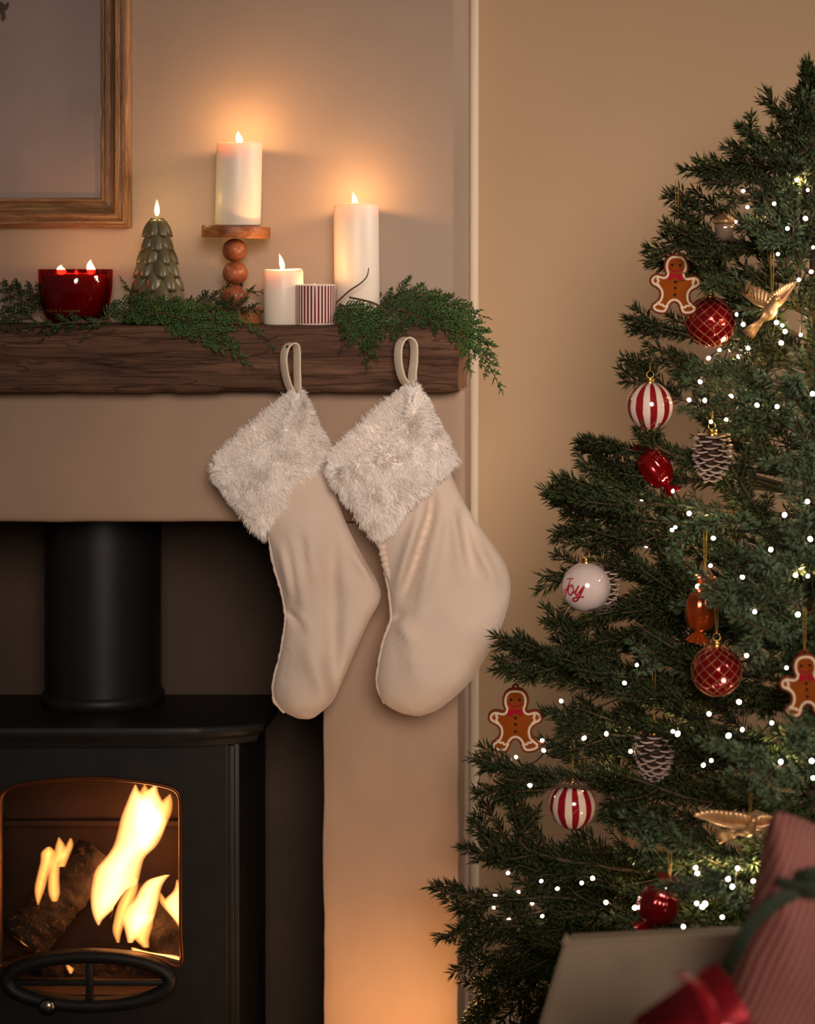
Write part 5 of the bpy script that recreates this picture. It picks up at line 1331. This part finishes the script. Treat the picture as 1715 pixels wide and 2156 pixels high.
def bird(u, v, Y, label, wl, wr, body_px, hl, tail):
    s = S(Y); c = P(u, v, Y)
    t = thing('bird_ornament', c, label, 'ornament', 'gold bird ornaments on the tree')
    (hu, hv), (bu, bv), (tu, tv) = body_px     # head, breast, tail tip (pixels)
    head, br, tl = P(hu, hv, Y - 0.012), P(bu, bv, Y), P(tu, tv, Y + 0.012)
    pts = catmull(np.array([head + (head - br) * 0.25, head, head * .5 + br * .5, br, br * .5 + tl * .5, tl]), 26)
    rad = np.interp(np.linspace(0, 1, 26), [0, .1, .2, .32, .5, .68, .85, 1], [0.0008, 0.0058, 0.0072, 0.0078, 0.0115, 0.008, 0.0045, 0.003])
    V, Fc = tube(pts, rad, 16); obj('body', (V, Fc), M['brass'], t)
    beak = P(hu, hv, Y - 0.012); bd = (head - br); bd /= np.linalg.norm(bd); fw = bd * 0.6 + np.array([0.6, -0.2, 0.1])
    obj('beak', spindles(np.array([head + bd * .002]), fw[None], 0.011, 0.004), M['brass'], t)
    # tail fan
    fan = []
    for k in range(5):
        d = tl - br; d /= np.linalg.norm(d); sd = np.cross(d, (0, 1, 0)); a = (k - 2) * 0.16
        q = np.array([tl - d * 0.012, tl + (d * math.cos(a) + sd * math.sin(a)) * 0.022, tl + (d * math.cos(a) + sd * math.sin(a)) * 0.034])
        fan.append(tube(q, [0.003, 0.0042, 0.0012], 8, flat=0.35))
    obj('tail', join(fan), M['brass'], t)
    # wings: overlapping feather blades fanned between a leading edge and the trailing side
    for (tipu, tipv, chord, dyt, sgn) in (wl, wr):
        sh = br * .6 + head * .4; tip = P(tipu, tipv, Y + dyt); ax = tip - sh; L = np.linalg.norm(ax); ax /= L
        dn = np.cross(ax, (0, 1.0, 0)) * sgn; dn /= np.linalg.norm(dn); nf = 12; parts = []
        for k in range(nf):
            f = k / (nf - 1); st = sh + ax * L * 0.62 * f ** 0.9; dirv = ax * (0.30 + 0.75 * f) + dn * (0.95 * (1 - f) ** 0.8 + 0.02); dirv /= np.linalg.norm(dirv)
            ln = chord / s * (0.8 + 0.45 * f) + (L * 0.38 - chord / s * 1.25) * max(0, f - .45) / .55
            q = np.array([st, st + dirv * ln * .35, st + dirv * ln * .8, st + dirv * ln]) + np.array([0, 0.0005 * k, 0])
            parts.append(tube(q, [0.0035, 0.0052, 0.0040, 0.0010], 8, flat=0.30))
        lead = catmull(np.array([sh, sh + ax * L * .35 - dn * 0.004, sh + ax * L * .7 - dn * .002, tip]), 16)
        parts.append(tube(lead, np.linspace(0.0052, 0.0014, 16), 8))
        obj('wing', join(parts), M['brass'], t)
    hanger(t, head * .5 + br * .5 + np.array([0, 0, 0.008]), hl / s)
def acorn(u, v, a, b, Y, label, hl):
    s = S(Y); c = P(u, v, Y); R, H = a / s, b / s
    t = thing('acorn_ornament', c, label, 'ornament')
    nut = [(0, -H * .95), (R * .12, -H * .92), (R * .5, -H * .80), (R * .82, -H * .5), (R * .92, -H * .1), (R * .92, H * .3), (0, H * .3)]
    V, Fc = lathe(nut, 48, (0, 0, 0)); an = np.arctan2(V[:, 1], V[:, 0]); V[:, :2] *= (1 + 0.02 * np.sin(14 * an))[:, None]
    obj('nut', (V + c, Fc), mat('silvered_glass', (196, 168, 146), None, 0.16, metal=0.6), t)
    cp = obj('cup', lathe([(R * .7, H * .22), (R * 1.0, H * .20), (R * 1.06, H * .36), (R * .92, H * .58), (R * .6, H * .78), (R * .2, H * .88), (R * .12, H * 1.02), (0, H * 1.04)], 32, c), M['brass'], t)
    bm_ = []
    for row, q in enumerate(np.linspace(0.1, 0.85, 4)):
        n = 16 - row * 3; r = R * (1.04 - .75 * q * q); z = H * (.28 + .52 * q)
        for k in range(n):
            a_ = 2 * math.pi * (k + .5 * (row % 2)) / n; bm_.append(ball(c + np.array([r * math.cos(a_), r * math.sin(a_), z]), R * .11, 8, 5))
    obj('cup_scale', join(bm_), M['brass'], cp)
    hanger(t, c + np.array([0, 0, H * 1.02]), hl / s)

LB = 'red glass bauble with gold diamond lattice, '
i = iter(ORNY)
O = dict()
for (kd, u, v, a, b, k), Y in zip(ORN, ORNY): O[(kd, v)] = Y
acorn(1524, 478, 22, 33, O[('acorn', 478)], 'silvered glass acorn ornament with a scaly bronze cup near the tree top', 70)
ginger(1421, 599, 124, O[('gingerbread', 597)], 'gingerbread man ornament touching the upper red lattice bauble', 150, 0.05)
ginger(1085, 1516, 132, O[('gingerbread', 1514)], 'smiling gingerbread man ornament hanging against the wall above a striped bauble', 105)
ginger(1697, 1443, 130, O[('gingerbread', 1441)], 'gingerbread man ornament cut off by the right edge of the picture', 90, -0.06)
bauble('lattice_bauble', 1494, 678, 54, O[('lattice_bauble', 678)], LB + 'beside a gingerbread man', 'red lattice baubles on the tree', 90)
bauble('lattice_bauble', 1508, 1412, 54, O[('lattice_bauble', 1412)], LB + 'deep in the needles under the amber candy', 'red lattice baubles on the tree', 60)
bauble('striped_bauble', 1368, 855, 50.5, O[('striped_bauble', 855)], 'red and white striped bauble hanging on the upper tree above the red candy', 'striped baubles on the tree', 90)
bauble('striped_bauble', 1205, 1695, 50.5, O[('striped_bauble', 1695)], 'red and white striped bauble hanging low on the tree', 'striped baubles on the tree', 80)
bauble('joy', 1233, 1236, 52.5, O[('joy', 1236)], 'glossy white bauble lettered Joy in red script', None, 105)
pinecone(1498, 962, 38, 45, O[('pinecone', 962)], 'frosted pinecone ornament with gold cap right of the red candy', 100)
pinecone(1376, 1592, 39, 46, O[('pinecone', 1592)], 'frosted pinecone ornament with gold cap low in the middle of the tree', 110)
pinecone(1268, 1240, 34, 40, O[('pinecone_back', 1240)], 'dark pinecone ornament mostly hidden behind the white Joy bauble', 45, False)
candy(1380, 985, 30, 42, O[('candy_red', 985)], 'ruby glass candy shaped ornament under the upper striped bauble', 'ruby', -0.55, 40)
candy(1385, 1905, 38, 40, O[('candy_red', 1900)], 'ruby glass candy shaped ornament near the bottom of the tree above the kraft parcel', 'ruby', 0.45, 60)
candy(1476, 1282, 30, 46, O[('candy_amber', 1285)], 'amber glass candy shaped ornament hanging above the lower lattice bauble', 'amber', 0.12, 110)
bird(1615, 640, O[('bird', 640)], 'rose gold bird ornament with raised wings near the trunk', (1532, 596, 34, 0.03, -1), (1678, 592, 26, -0.01, 1), ((1634, 630), (1616, 662), (1598, 680)), 105, 0)
bird(1560, 1740, O[('bird', 1740)], 'gold bird ornament with outstretched wings behind the striped parcel', (1460, 1717, 30, -0.03, -1), (1640, 1728, 24, 0.0, 1), ((1586, 1726), (1572, 1748), (1545, 1754)), 80, 0)

# ------------------------------------------------------------------ presents in the foreground
tbl = thing('low_table', (0.62, -1.62, 0.0), 'low wooden table carrying the presents in the foreground', 'table')
obj('table_top', box(0.16, 1.10, -2.02, -1.10, 0.465, 0.495, 0.004), M['floor'], tbl, sharp=40)
for x in (0.20, 1.06):
    for y in (-1.98, -1.14): obj('leg', box(x - .02, x + .02, y - .02, y + .02, 0.0005, 0.4645, 0.003), M['floor'], tbl, sharp=40)
# kraft paper parcel with a sloping left side
def kraft():
    A = P(1188, 1982, -1.30); B = P(1720, 1950, -1.26); lowL = P(1188, 1982, -1.30)
    zb = 0.4955; slope = 55 / 176.0
    bl = np.array([A[0] - (A[2] - zb) * slope, -1.355, zb]); br = np.array([B[0] + 0.02, -1.335, zb])
    At = P(1196, 1966, -1.12); Bt = P(1716, 1942, -1.10); btl = np.array([bl[0] + .01, -1.06 - .06, zb]); btr = np.array([br[0], -1.06 - .06, zb])
    bm = bmesh.new(); v = [bm.verts.new(x) for x in (bl, br, B, A, btl, btr, Bt, At)]
    for f in ((0, 1, 2, 3), (5, 4, 7, 6), (3, 2, 6, 7), (4, 5, 1, 0), (4, 0, 3, 7), (1, 5, 6, 2)): bm.faces.new([v[k] for k in f])
    bmesh.ops.bevel(bm, geom=bm.edges[:], offset=0.0045, segments=3, affect='EDGES')
    m = mat('kraft_paper', (126, 106, 86), (135, 115, 94), 0.7, 12, bump=0.25, bscale=30)
    t = thing('kraft_parcel', (0.5, -1.25, zb), 'blurred kraft brown paper parcel with a pointed corner in the right foreground', 'parcel')
    obj('wrapping', bm_out(bm), m, t, sharp=60)
    # pointed fold at the top left corner
    q = [A + np.array([-.004, -.002, -.002]), A + np.array([.012, -.004, -.004]), A + np.array([.002, .01, .008]), A + np.array([-.003, .02, -.004])]
    obj('paper_fold', (q, [(0, 1, 2), (1, 3, 2), (3, 0, 2), (0, 3, 1)]), m, t, smooth=False)
kraft()
# soft striped parcel tied with a green ribbon
def striped_parcel():
    Y = -1.52; s = S(Y)
    t = thing('striped_parcel', (0.66, Y, 0.4955), 'blurred red and cream striped soft parcel tied with a green ribbon at the right edge', 'parcel')
    poly = [(1640, 1712), (1700, 1730), (1790, 1775), (1860, 1830), (1880, 1900), (1860, 2000), (1850, 2150), (1840, 2330), (1760, 2385), (1640, 2385), (1530, 2380), (1480, 2330), (1510, 2180), (1545, 2030), (1572, 1930), (1595, 1830), (1612, 1750), (1622, 1722)]
    out = catmull(np.array(poly, float), 120, True); cen = np.array([1680.0, 2040.0]); V = []; n = len(out); nr = 14
    for side in (1, -1):
        for j in range(nr):
            q = (j + (0 if side > 0 else 1)) / nr if side > 0 else (j + 1) / nr
            pass
    rings = []
    for side in (1, -1):
        qs = np.linspace(0.04, 1.0, nr) if side > 0 else np.linspace(0.98, 0.04, nr)
        for q in qs:
            uv = cen + (out - cen) * q; dpt = 0.085 * (1 - q ** 3.2) ** 0.55 if q < 1 else 0
            rings.append(np.array([P(a_, b_, Y) + np.array([0, -side * dpt, 0]) for a_, b_ in uv]))
    V = np.array(rings); V[:, :, 1] += vnoise(V * 25, 3) * 0.004
    m_ = len(rings); Fc = [(i_ * n + k, (i_ + 1) * n + k, (i_ + 1) * n + (k + 1) % n, i_ * n + (k + 1) % n) for i_ in range(m_ - 1) for k in range(n)]
    Fc += [tuple(range(n)), tuple((m_ - 1) * n + k for k in range(n))[::-1]]
    V = V.reshape(-1, 3); V[:, 2] = np.maximum(V[:, 2], 0.496)
    m, nt, o_ = newmat('striped_cloth'); b = principled(nt, o_, 0.75)
    tc = nd(nt, 'ShaderNodeTexCoord'); mp = nd(nt, 'ShaderNodeMapping'); mp.inputs['Rotation'].default_value = (0, math.radians(-24), 0)
    nt.links.new(tc.outputs['Object'], mp.inputs[0]); sp = nd(nt, 'ShaderNodeSeparateXYZ'); nt.links.new(mp.outputs[0], sp.inputs[0])
    nz = noise(nt, tc.outputs['Object'], 5, 2); mw = nd(nt, 'ShaderNodeMath', operation='MULTIPLY_ADD'); mw.inputs[1].default_value = 0.03; nt.links.new(nz, mw.inputs[0]); nt.links.new(sp.outputs[0], mw.inputs[2])
    mu = nd(nt, 'ShaderNodeMath', operation='MULTIPLY'); mu.inputs[1].default_value = 128; nt.links.new(mw.outputs[0], mu.inputs[0])
    fr = nd(nt, 'ShaderNodeMath', operation='FRACT'); nt.links.new(mu.outputs[0], fr.inputs[0])
    nt.links.new(ramp(nt, fr.outputs[0], [(0.46, lin((170, 116, 104))), (0.54, lin((132, 64, 62)))]), b.inputs['Base Color'])
    obj('wrapping', (V, Fc), m, t)
    gm = mat('green_ribbon', (58, 68, 52), (44, 54, 40), 0.7, 30, bump=0.3, bscale=60)
    def on(u, v, d=0.0): return P(u, v, Y - 0.052 - d)
    rb = catmull(np.array([P(1530, 2040, Y - .03), on(1556, 1990, .01), on(1592, 1935, .022), on(1640, 1895, .03), on(1690, 1870, .034), on(1760, 1850, .034)]), 40)
    r0 = obj('ribbon', ribbon(rb, (0.5, -0.2, -0.85), 0.017, 0.004), gm, t)
    for pts, w in (([(1640, 1856, .036), (1668, 1862, .046), (1700, 1868, .05), (1730, 1872, .05)], .011), ([(1680, 1852, .04), (1700, 1842, .056), (1725, 1838, .06), (1760, 1844, .055)], .016), ([(1690, 1876, .045), (1720, 1880, .058), (1760, 1884, .055)], .014)):
        obj('bow_loop', ribbon(catmull(np.array([on(*q) for q in pts]), 20), (0.1, -0.4, 0.9), w, 0.005), gm, r0)
striped_parcel()
# glossy red foil parcel in front
def red_parcel():
    Y = -1.86; t = thing('red_foil_parcel', (0.45, Y, 0.4955), 'strongly blurred glossy red foil parcel at the bottom edge in the foreground', 'parcel')
    p = P(1515, 2026, Y); zb = 0.4955
    top = [P(1516, 1986, Y + .01), P(1604, 2160, Y - .02), P(1440, 2240, Y - .10), P(1300, 2150, Y + 0.0)]
    base = [np.array([top[0][0] + .015, Y + .10, zb]), np.array([top[1][0] + .03, Y - .01, zb]), np.array([top[2][0] + .0, Y - .13, zb]), np.array([top[3][0] - .03, Y - .02, zb])]
    bm = bmesh.new(); v = [bm.verts.new(x) for x in top + base]
    for f in ((0, 1, 2, 3), (7, 6, 5, 4), (0, 4, 5, 1), (1, 5, 6, 2), (2, 6, 7, 3), (3, 7, 4, 0)): bm.faces.new([v[k] for k in f[::-1]])
    bmesh.ops.recalc_face_normals(bm, faces=bm.faces[:])
    bmesh.ops.bevel(bm, geom=bm.edges[:], offset=0.012, segments=4, affect='EDGES')
    m = mat('red_foil', (190, 28, 44), None, 0.22, metal=0.5, coat=0.5, bump=0.4, bdist=0.006, scale=14, bscale=14)
    obj('foil_wrapping', bm_out(bm), m, t)
    loop = catmull(np.array([top[0] * .6 + top[3] * .4 + np.array([0, -.01, .004]), top[0] * .5 + top[2] * .5 + np.array([0, -.01, .012]), top[1] * .5 + top[2] * .5 + np.array([.0, -.02, 0])]), 16)
    obj('ribbon', ribbon(loop, (1, 0.5, 0), 0.012, 0.003), m, t)
red_parcel()

# ------------------------------------------------------------------ candle standing on the hearth below the picture's lower edge
hc = thing('hearth_candle', (P(815, 0, -0.34)[0], -0.34, 0.0355), 'wide ivory candle burning on the hearth in front of the jamb', 'candle')
obj('wax_body', lathe([(0, 0), (0.05, 0), (0.052, 0.003), (0.052, 0.20), (0.049, 0.205), (0.03, 0.198), (0, 0.197)], 48, ORG[hc]), M['wax'], hc)
flame_part(hc, ORG[hc] + np.array([0, 0, 0.197]), 0.035, 0.007, (0.001, 0), 3.0, 0.012, (1.0, 0.50, 0.18))
